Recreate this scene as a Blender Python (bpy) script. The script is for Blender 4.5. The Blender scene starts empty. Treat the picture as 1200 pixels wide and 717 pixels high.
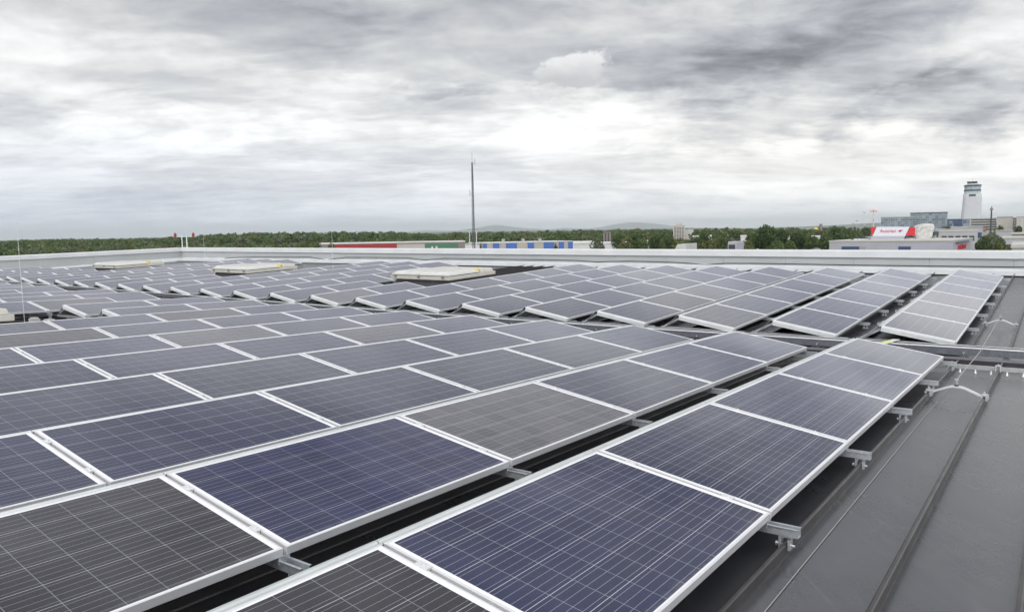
import bpy, bmesh, math, random
import numpy as np
from mathutils import Matrix, Vector
random.seed(7); np.random.seed(7)
C = bpy.context.scene.collection
R = math.radians

# ------------------------------------------------------------------ camera
# lens and pose were measured from the panel grid; roof frame: x across the rows, y along them
F = 878.5; CX, CY = 600.0, 358.5
CAM = np.array([2.0898, -10.3354, 1.2791])            # camera in the roof frame
EYE = 13.0                                              # eye height over the ground
def rxyz(a):
    cx, sx = math.cos(a[0]), math.sin(a[0]); cy, sy = math.cos(a[1]), math.sin(a[1]); cz, sz = math.cos(a[2]), math.sin(a[2])
    X = np.array([[1,0,0],[0,cx,-sx],[0,sx,cx]]); Y = np.array([[cy,0,sy],[0,1,0],[-sy,0,cy]]); Z = np.array([[cz,-sz,0],[sz,cz,0],[0,0,1]])
    return Z @ X @ Y
RA = rxyz((-0.070426, 0.007006, 0.633121))
HOR, SLOPE = 271.5, -0.016
def grav():
    a = np.array([-CX/F, 1, (CY-(HOR-SLOPE*600))/F]); b = np.array([CX/F, 1, (CY-(HOR+SLOPE*600))/F])
    up = np.cross(b, a); up /= np.linalg.norm(up); up *= np.sign(up[2])
    fw = np.array([0,1.0,0])-up*up[1]; fw /= np.linalg.norm(fw)
    return np.stack([np.cross(fw, up), fw, up])
G = grav(); M3 = G @ RA.T
M4 = Matrix([list(M3[i])+[0] for i in range(3)]+[[0,0,0,1]])
off = np.array([0,0,EYE])-M3 @ CAM
for i in range(3): M4[i][3] = off[i]
def W(x, y, z): return Vector(M3 @ np.array([x,y,z])+off)
def ray(px, py): return G @ np.array([(px-CX)/F, 1, (CY-py)/F])
def at(px, py, D):
    r = ray(px, py); return Vector(r*D/r[1])+Vector((0,0,EYE))
cam = bpy.data.cameras.new('camera'); cam.sensor_width = 36; cam.lens = 36*F/1200
cam.clip_start = .05; cam.clip_end = 60000
co = bpy.data.objects.new('camera', cam); C.objects.link(co)
cm = Matrix([[G[i][0], G[i][2], -G[i][1], 0] for i in range(3)]+[[0,0,0,1]])
cm[2][3] = EYE
co.matrix_world = cm
sc = bpy.context.scene; sc.camera = co
sc.render.engine = 'CYCLES'; sc.cycles.use_denoising = True
sc.cycles.max_bounces = 6; sc.cycles.diffuse_bounces = 2; sc.cycles.glossy_bounces = 3; sc.cycles.volume_bounces = 1
vs = sc.view_settings; vs.view_transform = 'Standard'; vs.look = 'None'; vs.exposure = 0.1; vs.gamma = 1

# ------------------------------------------------------------------ sky and sun
SUN_EL, SUN_AZ = R(50), R(207)          # azimuth clockwise from the view direction
wd = bpy.data.worlds.new('World'); sc.world = wd; wd.use_nodes = True
class NT:
    def __init__(s, t): s.t = t; t.nodes.clear()
    def n(s, k, **kw):
        o = s.t.nodes.new(k)
        for a, b in kw.items(): setattr(o, a, b)
        return o
    def put(s, sock, v):
        if isinstance(v, bpy.types.NodeSocket): s.t.links.new(v, sock)
        elif v is not None:
            try: sock.default_value = v
            except Exception: sock.default_value = tuple(v)+(1,)
    def m(s, op, a, b=None, c=None, clamp=False):
        o = s.n('ShaderNodeMath', operation=op, use_clamp=clamp)
        for i, v in enumerate((a, b, c)): s.put(o.inputs[i], v)
        return o.outputs[0]
    def vm(s, op, a, b=None):
        o = s.n('ShaderNodeVectorMath', operation=op); s.put(o.inputs[0], a); s.put(o.inputs[1], b)
        return o.outputs[0]
    def mix(s, f, a, b, mode='MIX'):
        o = s.n('ShaderNodeMix', data_type='RGBA', blend_type=mode)
        s.put(o.inputs[0], f); s.put(o.inputs[6], a); s.put(o.inputs[7], b); return o.outputs[2]
    def noise(s, v, scale, detail=4, rough=.5, dist=0, color=False):
        o = s.n('ShaderNodeTexNoise'); s.put(o.inputs['Vector'], v)
        for k, x in (('Scale', scale), ('Detail', detail), ('Roughness', rough), ('Distortion', dist)): o.inputs[k].default_value = x
        return o.outputs['Color' if color else 'Fac']
    def ramp(s, f, stops, interp='LINEAR'):
        o = s.n('ShaderNodeValToRGB'); s.put(o.inputs[0], f); e = o.color_ramp; e.interpolation = interp
        while len(e.elements) < len(stops): e.elements.new(.5)
        for el, (p, c) in zip(e.elements, stops):
            el.position = p; el.color = (c if len(c) == 4 else tuple(c)+(1,)) if hasattr(c, '__len__') else (c,c,c,1)
        return o.outputs[0]
    def step(s, v, a, b):
        o = s.n('ShaderNodeMapRange', interpolation_type='SMOOTHSTEP'); s.put(o.inputs[0], v)
        s.put(o.inputs[1], a); s.put(o.inputs[2], b); return o.outputs[0]
    def comb(s, x, y, z):
        o = s.n('ShaderNodeCombineXYZ')
        for i, v in enumerate((x,y,z)): s.put(o.inputs[i], v)
        return o.outputs[0]
def sky():
    t = NT(wd.node_tree)
    g = t.n('ShaderNodeTexCoord').outputs['Generated']
    d = t.vm('NORMALIZE', g)
    sp = t.n('ShaderNodeSeparateXYZ'); t.put(sp.inputs[0], d); x, y, z = sp.outputs
    zc = t.m('MAXIMUM', z, 0.0)
    k = t.m('ADD', zc, .15)
    u, v = t.m('DIVIDE', x, k), t.m('DIVIDE', y, k)
    p = t.comb(t.m('MULTIPLY', u, .8), v, 3.7)
    wv = t.noise(p, 1.1, 4, .55, 0, True)
    ws = t.vm('SCALE', wv); ws.node.inputs['Scale'].default_value = .40
    p2 = t.vm('ADD', p, ws)
    big = t.noise(p, .62, 3, .5)
    mid = t.noise(p2, 1.7, 7, .50)
    fine = t.noise(t.vm('MULTIPLY', p2, (1.0,1.35,1)), 5.2, 7, .55)
    el = t.m('ARCSINE', zc)
    az = t.m('ARCTAN2', x, y)
    # billow detail in angle space for the edges of the larger masses
    q = t.comb(t.m('MULTIPLY', az, 4.0), t.m('MULTIPLY', el, 10.0), 1.3)
    ed = t.noise(q, 2.2, 7, .6, .4)
    ed2 = t.noise(t.vm('ADD', q, (5.1,2.2,0)), 3.1, 6, .6, .3)
    azw = t.m('ADD', az, t.m('MULTIPLY', t.m('SUBTRACT', ed, .5), .30))
    elw = t.m('ADD', el, t.m('MULTIPLY', t.m('SUBTRACT', ed2, .5), .13))
    base = t.ramp(el, [(0,(1.22,1.30,1.44)),(.012,(1.08,1.13,1.23)),(.03,(1.02,1.045,1.10)),(.05,(.98,.995,1.02)),(.075,(.94,.945,.955)),(.12,(.94,.94,.93)),(.20,(.80,.805,.80)),(.28,(.64,.645,.655)),(.36,(.56,.565,.58)),(.5,(.46,.47,.49)),(.8,(.75,.76,.79)),(1,(.9,.91,.94))])
    lr = t.step(az, -.55, .30)
    base = t.vm('MULTIPLY', base, t.mix(t.m('MULTIPLY', t.m('SUBTRACT', 1.0, lr), t.step(el, .20, .02)), (1,1,1,1), (.82,.85,.91,1)))
    base = t.vm('MULTIPLY', base, t.mix(t.m('MULTIPLY', t.step(az, -.05, .35), t.step(el, .22, .06)), (1,1,1,1), (1.02,1.0,.965,1)))
    amp = t.ramp(el, [(0,.12),(.05,.22),(.12,.32),(.25,.34),(.5,.65),(1,.8)])
    mid_c = t.m('ADD', t.m('MULTIPLY', mid, .45), t.m('ADD', t.m('MULTIPLY', t.step(mid, .40, .60), .30), .125))
    n = t.m('ADD', t.m('ADD', t.m('MULTIPLY', big, .55), t.m('MULTIPLY', mid_c, .75)), t.m('MULTIPLY', fine, .28))
    n = t.m('SUBTRACT', n, .79)
    mid2 = t.noise(t.vm('ADD', p2, (.04,-.08,.03)), 1.7, 7, .50)
    fine2 = t.noise(t.vm('ADD', t.vm('MULTIPLY', p2, (1.0,1.35,1)), (.02,-.05,.02)), 5.2, 7, .55)
    relief = t.m('ADD', t.m('SUBTRACT', mid, mid2), t.m('MULTIPLY', t.m('SUBTRACT', fine, fine2), .55))
    gain = t.m('ADD', 1.0, t.m('MULTIPLY', t.m('MULTIPLY', n, amp), 2.8))
    gain = t.m('ADD', gain, t.m('MULTIPLY', relief, t.m('MULTIPLY', amp, 1.7)))
    # small puffs low over the horizon
    pf = t.noise(t.comb(t.m('MULTIPLY', az, 16.0), t.m('MULTIPLY', el, 60.0), 8.1), 1.0, 6, .6)
    gain = t.m('ADD', gain, t.m('MULTIPLY', t.m('MULTIPLY', t.m('SUBTRACT', pf, .5), .55), t.m('MULTIPLY', t.step(el, .002, .012), t.step(el, .075, .03))))
    def blob(px, py, wx, wy, s, tilt=0.0, sharp=1.0, warp=True):
        r = ray(px, py); r = r/np.linalg.norm(r)
        a0, e0 = math.atan2(r[0], r[1]), math.asin(r[2])
        da = t.m('SUBTRACT', azw if warp else az, a0); de = t.m('SUBTRACT', elw if warp else el, e0)
        de = t.m('SUBTRACT', de, t.m('MULTIPLY', da, tilt))
        rr = t.m('ADD', t.m('POWER', t.m('ABSOLUTE', t.m('DIVIDE', da, wx)), 2), t.m('POWER', t.m('ABSOLUTE', t.m('DIVIDE', de, wy)), 2))
        return t.m('MULTIPLY', t.m('EXPONENT', t.m('MULTIPLY', rr, -1.0*sharp)), s)
    bl = [blob(960,40,.16,.055,-.48,.10), blob(1085,92,.10,.024,-.36,.20), blob(1190,120,.13,.035,-.40,.1), blob(860,95,.20,.035,-.18,.05), blob(700,70,.20,.05,-.30,0),
          blob(560,30,.25,.06,-.12,0), blob(130,20,.35,.05,-.12,0), blob(860,155,.20,.022,-.22,.0), blob(420,80,.20,.03,-.14,-.1), blob(1040,120,.13,.02,-.2,0),
          blob(690,138,.11,.03,.22,.1), blob(400,165,.25,.02,.08,0), blob(1130,40,.10,.05,.24,0), blob(180,155,.16,.02,.08,0), blob(990,205,.30,.035,.05,0), blob(820,190,.25,.03,.03,0),
          blob(700,215,.30,.03,.02,0), blob(60,60,.20,.03,.12,0), blob(180,240,.4,.035,-.10,0), blob(60,130,.2,.02,-.1,0), blob(230,130,.2,.015,-.08,0), blob(1120,180,.2,.03,.10,0), blob(480,110,.15,.012,.12,0)]
    s = bl[0]
    for b in bl[1:]: s = t.m('ADD', s, b)
    gain = t.m('MAXIMUM', t.m('ADD', gain, s), .25)
    # unseen sky behind the viewer and far right, brightened to light parapet and panels
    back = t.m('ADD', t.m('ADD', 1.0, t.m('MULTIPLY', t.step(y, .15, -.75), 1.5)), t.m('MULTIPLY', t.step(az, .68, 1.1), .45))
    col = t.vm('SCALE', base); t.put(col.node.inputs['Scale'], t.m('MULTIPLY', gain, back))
    # darker cloud is a touch bluer
    col = t.mix(t.step(gain, 1.0, .5), col, t.vm('MULTIPLY', col, (.96,.985,1.06)))
    # the one small bright cloud that stands in front of the dark mass
    cb = blob(672,82,.064,.026,1.0,.12,1.0,False)
    cn = t.noise(t.comb(t.m('MULTIPLY', az, 30.0), t.m('MULTIPLY', el, 42.0), 0.4), 1.0, 6, .62)
    cmk = t.step(t.m('ADD', cb, t.m('MULTIPLY', t.m('SUBTRACT', cn, .5), 1.0)), .44, .62)
    col = t.mix(t.m('MULTIPLY', cmk, .9), col, t.mix(t.step(t.m('ADD', el, t.m('MULTIPLY', t.m('SUBTRACT', cn, .5), .03)), 0.186, 0.222), (.56,.565,.58,1), (.90,.90,.90,1)))
    ns = t.n('ShaderNodeTexSky', sky_type='NISHITA'); ns.sun_disc = False; ns.sun_elevation = SUN_EL; ns.sun_rotation = SUN_AZ
    b1 = t.n('ShaderNodeBackground'); t.put(b1.inputs[0], ns.outputs[0]); b1.inputs[1].default_value = .08
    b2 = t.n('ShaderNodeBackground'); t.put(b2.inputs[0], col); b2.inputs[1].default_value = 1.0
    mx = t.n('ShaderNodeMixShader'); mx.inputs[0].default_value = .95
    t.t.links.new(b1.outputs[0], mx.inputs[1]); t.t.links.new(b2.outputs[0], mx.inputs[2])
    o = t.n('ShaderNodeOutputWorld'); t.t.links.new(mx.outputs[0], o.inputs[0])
sky()
sl = bpy.data.lights.new('sun', 'SUN'); sl.energy = 1.2; sl.angle = R(16); sl.color = (1,.96,.9)
so = bpy.data.objects.new('sun', sl); C.objects.link(so)
sd = Vector((math.sin(SUN_AZ)*math.cos(SUN_EL), math.cos(SUN_AZ)*math.cos(SUN_EL), math.sin(SUN_EL)))
so.rotation_euler = (-sd).to_track_quat('-Z', 'Y').to_euler()

# ------------------------------------------------------------------ helpers
class MB:
    def __init__(s): s.v = []; s.f = []; s.mi = []
    def add(s, vs, fs, mi=0):
        b = len(s.v); s.v += [tuple(v) for v in vs]; s.f += [tuple(i+b for i in f) for f in fs]; s.mi += [mi]*len(fs)
    def box(s, a, b, mi=0, M=None):
        x0,y0,z0 = a; x1,y1,z1 = b
        vs = [(x0,y0,z0),(x1,y0,z0),(x1,y1,z0),(x0,y1,z0),(x0,y0,z1),(x1,y0,z1),(x1,y1,z1),(x0,y1,z1)]
        if M is not None: vs = [M @ Vector(v) for v in vs]
        s.add(vs, [(0,3,2,1),(4,5,6,7),(0,1,5,4),(1,2,6,5),(2,3,7,6),(3,0,4,7)], mi)
    def frus(s, a, b, z0, c, d, z1, mi=0):
        vs = [(a[0],a[1],z0),(b[0],a[1],z0),(b[0],b[1],z0),(a[0],b[1],z0),(c[0],c[1],z1),(d[0],c[1],z1),(d[0],d[1],z1),(c[0],d[1],z1)]
        s.add(vs, [(0,3,2,1),(4,5,6,7),(0,1,5,4),(1,2,6,5),(2,3,7,6),(3,0,4,7)], mi)
    def tube(s, p, q, r, n=8, r2=None, mi=0, cap=True):
        p, q = Vector(p), Vector(q); d = (q-p); 
        if d.length < 1e-9: return
        d.normalize(); a = d.orthogonal().normalized(); b = d.cross(a); r2 = r if r2 is None else r2
        vs = []
        for c, rr in ((p, r), (q, r2)):
            for i in range(n):
                t = 2*math.pi*i/n; vs.append(c+(a*math.cos(t)+b*math.sin(t))*rr)
        fs = [(i,(i+1)%n,n+(i+1)%n,n+i) for i in range(n)]
        if cap: fs += [tuple(range(n-1,-1,-1)), tuple(range(n,2*n))]
        s.add(vs, fs, mi)
    def path(s, pts, r, n=6, mi=0):
        for a, b in zip(pts[:-1], pts[1:]): s.tube(a, b, r, n, mi=mi)
    def bar(s, p, q, w, h, up=(0,0,1), mi=0):
        p, q, up = Vector(p), Vector(q), Vector(up); d = (q-p).normalized(); sx = d.cross(up).normalized()*w/2; u = sx.cross(d).normalized()*h/2
        vs = [p-sx-u,p+sx-u,p+sx+u,p-sx+u,q-sx-u,q+sx-u,q+sx+u,q-sx+u]
        s.add(vs, [(3,2,1,0),(4,5,6,7),(0,1,5,4),(1,2,6,5),(2,3,7,6),(3,0,4,7)], mi)
    def extr(s, prof, y0, y1, mi=0, closed=True):
        """closed profile of (x,z) extruded along y"""
        n = len(prof); vs = [(x,y0,z) for x,z in prof]+[(x,y1,z) for x,z in prof]
        fs = [(i,(i+1)%n,n+(i+1)%n,n+i) for i in range(n)]+[tuple(range(n-1,-1,-1)), tuple(range(n,2*n))]
        s.add(vs, fs, mi)
    def build(s, name, mats, parent=None, smooth=False, bevel=0, fix=True):
        me = bpy.data.meshes.new(name); me.from_pydata(s.v, [], s.f)
        if not isinstance(mats, (list,tuple)): mats = [mats]
        for m in mats: me.materials.append(m)
        if len(mats) > 1: me.polygons.foreach_set('material_index', s.mi)
        if fix:
            bm = bmesh.new(); bm.from_mesh(me); bmesh.ops.recalc_face_normals(bm, faces=bm.faces)
            if bevel: bmesh.ops.bevel(bm, geom=list(bm.edges), offset=bevel, segments=1, affect='EDGES', clamp_overlap=True)
            bm.to_mesh(me); bm.free()
        if smooth: me.polygons.foreach_set('use_smooth', [True]*len(me.polygons))
        o = bpy.data.objects.new(name, me); C.objects.link(o)
        if parent: o.parent = parent
        return o
def tag(o, label=None, cat=None, group=None, kind=None):
    if label: o['label'] = label
    if cat: o['category'] = cat
    if group: o['group'] = group
    if kind: o['kind'] = kind
    return o
def empty(name, label, cat, mw=None, group=None):
    o = bpy.data.objects.new(name, None); o.empty_display_size = .2; C.objects.link(o)
    if mw is not None: o.matrix_world = mw
    return tag(o, label, cat, group)
def inst(src, parent, mat=None):
    o = bpy.data.objects.new(src.name.split('.')[0], src.data); C.objects.link(o); o.parent = parent
    if mat is not None: o.matrix_local = mat
    return o

# ------------------------------------------------------------------ materials
def mat(name, col, rough=.6, metal=0.0, var=0.0, vscale=3.0, spec=.5, bump=0.0, bscale=40, coord='Object', vcol=None, aniso=(1,1,1)):
    m = bpy.data.materials.new(name); m.use_nodes = True; t = NT(m.node_tree)
    b = t.n('ShaderNodeBsdfPrincipled'); o = t.n('ShaderNodeOutputMaterial'); t.t.links.new(b.outputs[0], o.inputs[0])
    b.inputs['Roughness'].default_value = rough; b.inputs['Metallic'].default_value = metal; b.inputs['Specular IOR Level'].default_value = spec
    tc = t.n('ShaderNodeTexCoord').outputs[coord]; tc = t.vm('MULTIPLY', tc, aniso)
    if var:
        f = t.noise(tc, vscale, 5, .6)
        c2 = vcol or tuple(c*(1-var) for c in col)
        t.put(b.inputs['Base Color'], t.mix(t.step(f, .3, .7), tuple(col)+(1,), tuple(c2)+(1,)))
        t.put(b.inputs['Roughness'], t.m('ADD', rough-.08, t.m('MULTIPLY', f, .16)))
    else: b.inputs['Base Color'].default_value = tuple(col)+(1,)
    if bump:
        bp = t.n('ShaderNodeBump'); bp.inputs['Strength'].default_value = bump; bp.inputs['Distance'].default_value = .02
        t.put(bp.inputs['Height'], t.noise(tc, bscale, 4, .6)); t.t.links.new(bp.outputs[0], b.inputs['Normal'])
    m['b'] = b.name
    return m
m_alu = mat('anodised_aluminium', (.70,.70,.71), .40, .45, .08, 6)
m_galv = mat('galvanised_steel', (.62,.65,.68), .42, .8, .25, 30)
m_defl = mat('deflector_sheet', (.60,.63,.62), .42, .65, .15, 4)
m_plate = mat('white_coated_plate', (.68,.70,.70), .45, .2, .12, 5)
m_black = mat('black_rubber', (.012,.012,.013), .6)
m_cap = mat('coping_sheet', (.57,.58,.58), .42, .0, .10, 1.2)
m_wall = mat('parapet_panel', (.37,.385,.385), .5, .0, .10, .7)
m_flash = mat('parapet_membrane', (.48,.50,.51), .55, 0, .15, 1.3)
m_cream = mat('cream_plastic', (.46,.445,.39), .45, 0, .12, 4)
m_white = mat('white_cover', (.50,.50,.475), .4, 0, .14, 3)
m_curb = mat('dark_membrane', (.075,.072,.085), .7, 0, .25, 4)
m_yel = mat('yellow_plastic', (.62,.46,.10), .5)
m_rust = mat('dark_brown_duct', (.055,.052,.062), .45, .3, .3, 5)
m_tray = mat('tray_galvanised', (.20,.21,.24), .42, .6, .3, 14)
m_trayrim = mat('tray_rim', (.74,.75,.76), .35, .1, .1, 10)
m_bar = mat('snow_bar', (.40,.40,.40), .5, .4, .2, 8)
m_wire = mat('conductor_wire', (.40,.39,.37), .5, .5)
m_red = mat('red_lamp', (.24,.010,.012), .3)
m_yg = mat('yellow_green_tape', (.48,.55,.10), .5, 0, .5, 40, vcol=(.62,.60,.30))

def roof_mat():
    m = bpy.data.materials.new('grey_roof_sheet'); m.use_nodes = True; t = NT(m.node_tree)
    b = t.n('ShaderNodeBsdfPrincipled'); o = t.n('ShaderNodeOutputMaterial'); t.t.links.new(b.outputs[0], o.inputs[0])
    tc = t.n('ShaderNodeTexCoord').outputs['Object']
    n1 = t.noise(tc, 1.3, 6, .6, .3); n2 = t.noise(t.vm('MULTIPLY', tc, (14,.7,1)), 1.0, 5, .6); n3 = t.noise(tc, 22, 4, .7)
    f = t.m('ADD', t.m('MULTIPLY', n1, .6), t.m('ADD', t.m('MULTIPLY', n2, .35), t.m('MULTIPLY', n3, .05)))
    base = t.mix(t.step(f, .32, .68), (.027,.028,.033,1), (.043,.044,.051,1))
    sp = t.step(t.noise(tc, 60, 2, .5), .74, .80)
    base = t.mix(t.m('MULTIPLY', sp, .22), base, (.16,.15,.135,1))
    # dried puddle rims, runoff streaks and scuffs
    pd = t.noise(t.vm('MULTIPLY', tc, (1.6,.8,1)), 1.1, 4, .55, .6); rim = t.m('MULTIPLY', t.step(pd, .50, .535), t.step(pd, .585, .54))
    stk = t.step(t.noise(t.vm('MULTIPLY', tc, (30,.5,1)), 1.0, 4, .65), .56, .74)
    base = t.mix(t.m('MULTIPLY', rim, .12), base, (.095,.092,.088,1)); base = t.mix(t.m('MULTIPLY', stk, .40), base, (.085,.083,.082,1))
    scf = t.step(t.noise(t.vm('MULTIPLY', tc, (9,22,1)), 1.0, 2, .4, 1.5), .70, .73); base = t.mix(t.m('MULTIPLY', scf, .3), base, (.015,.015,.016,1))
    t.put(b.inputs['Base Color'], base)
    t.put(b.inputs['Roughness'], t.m('ADD', t.m('ADD', .22, t.m('MULTIPLY', n1, .12)), t.m('MULTIPLY', stk, .05)))
    b.inputs['IOR'].default_value = 2.1
    bp = t.n('ShaderNodeBump'); bp.inputs['Strength'].default_value = .07; bp.inputs['Distance'].default_value = .02
    t.put(bp.inputs['Height'], t.noise(t.vm('MULTIPLY', tc, (2.2,.5,1)), 1.2, 3, .5)); t.t.links.new(bp.outputs[0], b.inputs['Normal'])
    return m
m_roof = roof_mat()
m_seam = mat('seam_sheet', (.034,.030,.031), .30, 0, .35, 5)

PL, PW, TH = 1.65, .99, .04
def glass_mat(name, ca, cb, line=.34):
    """60 cell polycrystalline laminate under glass: cells, four busbars each, white margin"""
    m = bpy.data.materials.new(name); m.use_nodes = True; t = NT(m.node_tree)
    b = t.n('ShaderNodeBsdfPrincipled'); o = t.n('ShaderNodeOutputMaterial'); t.t.links.new(b.outputs[0], o.inputs[0])
    tc = t.n('ShaderNodeTexCoord').outputs['Object']
    sp = t.n('ShaderNodeSeparateXYZ'); t.put(sp.inputs[0], tc); x, y, z = sp.outputs
    P = .1585
    u = t.m('DIVIDE', t.m('SUBTRACT', x, PW/2-3*P), P); v = t.m('DIVIDE', t.m('SUBTRACT', y, PL/2-5*P), P)
    fu, fv = t.m('FRACT', u), t.m('FRACT', v)
    du = t.m('MULTIPLY', t.m('MINIMUM', fu, t.m('SUBTRACT', 1.0, fu)), P); dv = t.m('MULTIPLY', t.m('MINIMUM', fv, t.m('SUBTRACT', 1.0, fv)), P)
    bb = t.m('MULTIPLY', t.m('ABSOLUTE', t.m('SUBTRACT', t.m('FRACT', t.m('MULTIPLY', fu, 4.0)), .5)), P/4)
    gu, gv, bu = t.m('LESS_THAN', du, .0015), t.m('LESS_THAN', dv, .0014), t.m('LESS_THAN', bb, .0011)
    inx = t.m('MULTIPLY', t.m('GREATER_THAN', u, 0.0), t.m('LESS_THAN', u, 6.0)); iny = t.m('MULTIPLY', t.m('GREATER_THAN', v, 0.0), t.m('LESS_THAN', v, 10.0))
    ins = t.m('MULTIPLY', inx, iny)
    wn = t.n('ShaderNodeTexWhiteNoise', noise_dimensions='4D')
    t.put(wn.inputs['Vector'], t.comb(t.m('FLOOR', u), t.m('FLOOR', v), 0.0))
    oi = t.n('ShaderNodeObjectInfo').outputs['Random']
    t.put(wn.inputs['W'], t.m('MULTIPLY', oi, 91.7))
    vor = t.n('ShaderNodeTexVoronoi'); t.put(vor.inputs['Vector'], tc); vor.inputs['Scale'].default_value = 85
    vs_ = t.n('ShaderNodeSeparateColor'); t.put(vs_.inputs[0], vor.outputs['Color'])
    pn = t.noise(t.vm('ADD', tc, t.comb(t.m('MULTIPLY', oi, 40.0), 0.0, 0.0)), 1.6, 3, .5)
    f = t.m('ADD', t.m('MULTIPLY', wn.outputs[0], .46), t.m('ADD', t.m('MULTIPLY', vs_.outputs[0], .22), t.m('MULTIPLY', t.step(pn, .3, .7), .42)), clamp=True)
    cell = t.mix(f, ca+(1,), cb+(1,))
    cell = t.vm('SCALE', cell); t.put(cell.node.inputs['Scale'], t.m('ADD', .85, t.m('MULTIPLY', oi, .35)))
    c = t.mix(bu, cell, (line*.56,line*.56,line*.70,1))
    c = t.mix(gv, c, (line*.55,line*.56,line*.66,1)); c = t.mix(gu, c, (line*1.0,line*1.0,line*1.12,1))
    c = t.mix(ins, (.70,.70,.71,1), c)
    # thin weathering film of dust on the glass
    dust = t.m('MULTIPLY', t.step(t.noise(t.vm('ADD', tc, t.comb(0.0, t.m('MULTIPLY', oi, 77.0), 0.0)), 2.3, 6, .65), .35, .8), .018)
    # dirt left by rain along the low edge, and a few drip marks
    low = t.m('MULTIPLY', t.step(t.m('ADD', x, t.m('MULTIPLY', t.m('SUBTRACT', t.noise(t.vm('ADD', t.vm('MULTIPLY', tc, (3.0,9.0,1.0)), t.comb(t.m('MULTIPLY', oi, 31.0), 0.0, 0.0)), 1.0, 4, .6), .5), .10)), .93, .985), .10)
    dr_ = t.m('MULTIPLY', t.step(t.noise(t.vm('ADD', t.vm('MULTIPLY', tc, (1.2,26.0,1.0)), t.comb(0.0, t.m('MULTIPLY', oi, 53.0), 0.0)), 1.0, 3, .6), .62, .80), .022)
    dust = t.m('ADD', dust, t.m('ADD', low, dr_))
    c = t.mix(dust, c, (.40,.39,.37,1))
    t.put(b.inputs['Base Color'], c)
    b.inputs['IOR'].default_value = 1.5
    t.put(b.inputs['Roughness'], t.m('ADD', .055, t.m('MULTIPLY', dust, 1.6)))
    b.inputs['Specular IOR Level'].default_value = .5; b.inputs['Specular Tint'].default_value = (.88,.92,1.0,1)
    b.inputs['Sheen Weight'].default_value = .95; b.inputs['Sheen Roughness'].default_value = .20; b.inputs['Sheen Tint'].default_value = (.88,.90,1.0,1)
    return m
GL = {'dark blue': glass_mat('cells_dark_blue', (.002,.003,.024), (.007,.010,.050), .27),
      'blue': glass_mat('cells_blue', (.006,.008,.027), (.015,.018,.051)),
      'grey blue': glass_mat('cells_grey_blue', (.010,.012,.030), (.023,.025,.050)),
      'brownish': glass_mat('cells_brownish', (.012,.010,.013), (.025,.022,.023), .30),
      'sheen grey': glass_mat('cells_sheen_grey', (.048,.046,.052), (.105,.099,.102), .38),  # greyer panel, its bright sky sheen lifted into the base colour
      'pale grey': glass_mat('cells_pale_grey', (.028,.027,.034), (.056,.053,.060), .36)}
m_back = mat('white_backsheet', (.62,.62,.62), .6)

# ------------------------------------------------------------------ the array grid
TILT = .162421; ST, CT = math.sin(TILT), math.cos(TILT); HZ = PW*ST
PITCH, DN, DF = 1.67, 1.589, 1.5766
GAP, DX, DZ, SA, SB = 1.9239, -.0561, -.0016, .0628, -.0133
def near_m(r, k):
    n = r-1; x = -n*DN; y = k*PITCH+.006374*n-.002186*n*n
    return M4 @ Matrix.Translation((x, y, .000657*x*x if x > -14 else .1288+.0145*(-x-14)))
def far_base(x, y): return DZ+SA*(y-GAP)+SB*x-7.2e-5*x*x
ex = Vector((1,0,SB)).normalized(); ey = Vector((0,1,SA)); ey = (ey-ex*ey.dot(ex)).normalized(); ez = ex.cross(ey)
FR = Matrix([[ex[i],ey[i],ez[i],0] for i in range(3)]+[[0,0,0,1]])
def far_m(r, k):
    n = r-1; x = -n*DF+DX; y = k*PITCH+GAP-.084171*n+.003827*n*n
    return M4 @ Matrix.Translation((x, y, far_base(x, y))) @ FR
TM = Matrix.Translation((0,0,HZ)) @ Matrix.Rotation(TILT, 4, 'Y')
def near_z(x): return .000657*x*x if x > -14 else .1288+.0145*(-x-14)
ROOF = -.2
# ------------------------------------------------------------------ roof (ground of the picture)
def roof_sheet(name, x0, x1, y0, y1, zf, seams, ys):
    mb = MB(); xs = np.linspace(x0, x1, 60); nx = len(xs)
    for y in ys:
        for x in xs: mb.v.append(tuple(W(x, y, zf(x, y)+ROOF)))
    for j in range(len(ys)-1):
        for i in range(nx-1): mb.f.append((j*nx+i, j*nx+i+1, (j+1)*nx+i+1, (j+1)*nx+i)); mb.mi.append(0)
    for s in seams:                      # standing seams: rounded upstand 65 mm high
        prof = [(-.013,-.002),(-.008,.008),(-.006,.046),(-.012,.052),(-.012,.062),(-.006,.067),(.006,.067),(.012,.062),(.012,.052),(.006,.046),(.008,.008),(.013,-.002)]
        n = len(prof); b = len(mb.v)
        for y in ys:
            for px, pz in prof: mb.v.append(tuple(W(s+px, y, zf(s, y)+ROOF+pz)))
        for j in range(len(ys)-1):
            for i in range(n-1): mb.f.append((b+j*n+i, b+j*n+i+1, b+(j+1)*n+i+1, b+(j+1)*n+i)); mb.mi.append(1)
    o = mb.build(name, [m_roof, m_seam]); tag(o, kind='structure')
    return o
VAL = 1.95
seam_x = [1.05+.475*i for i in range(-34, 22)]
roof_sheet('roof_deck', -46, 14, -30, VAL, lambda x, y: near_z(x) if x < 0 else 0, [s for s in seam_x if s > -16], [-30, -15, -8, VAL])
roof_sheet('roof_deck', -46, 14, VAL, 22, lambda x, y: far_base(x, y)+max(0, 1-(y-VAL)/.5)*(near_z(x)-far_base(x, VAL) if x < 0 else -far_base(x, VAL)), [s for s in seam_x if s > -16], [VAL, VAL+.5, 8, 22])

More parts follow.
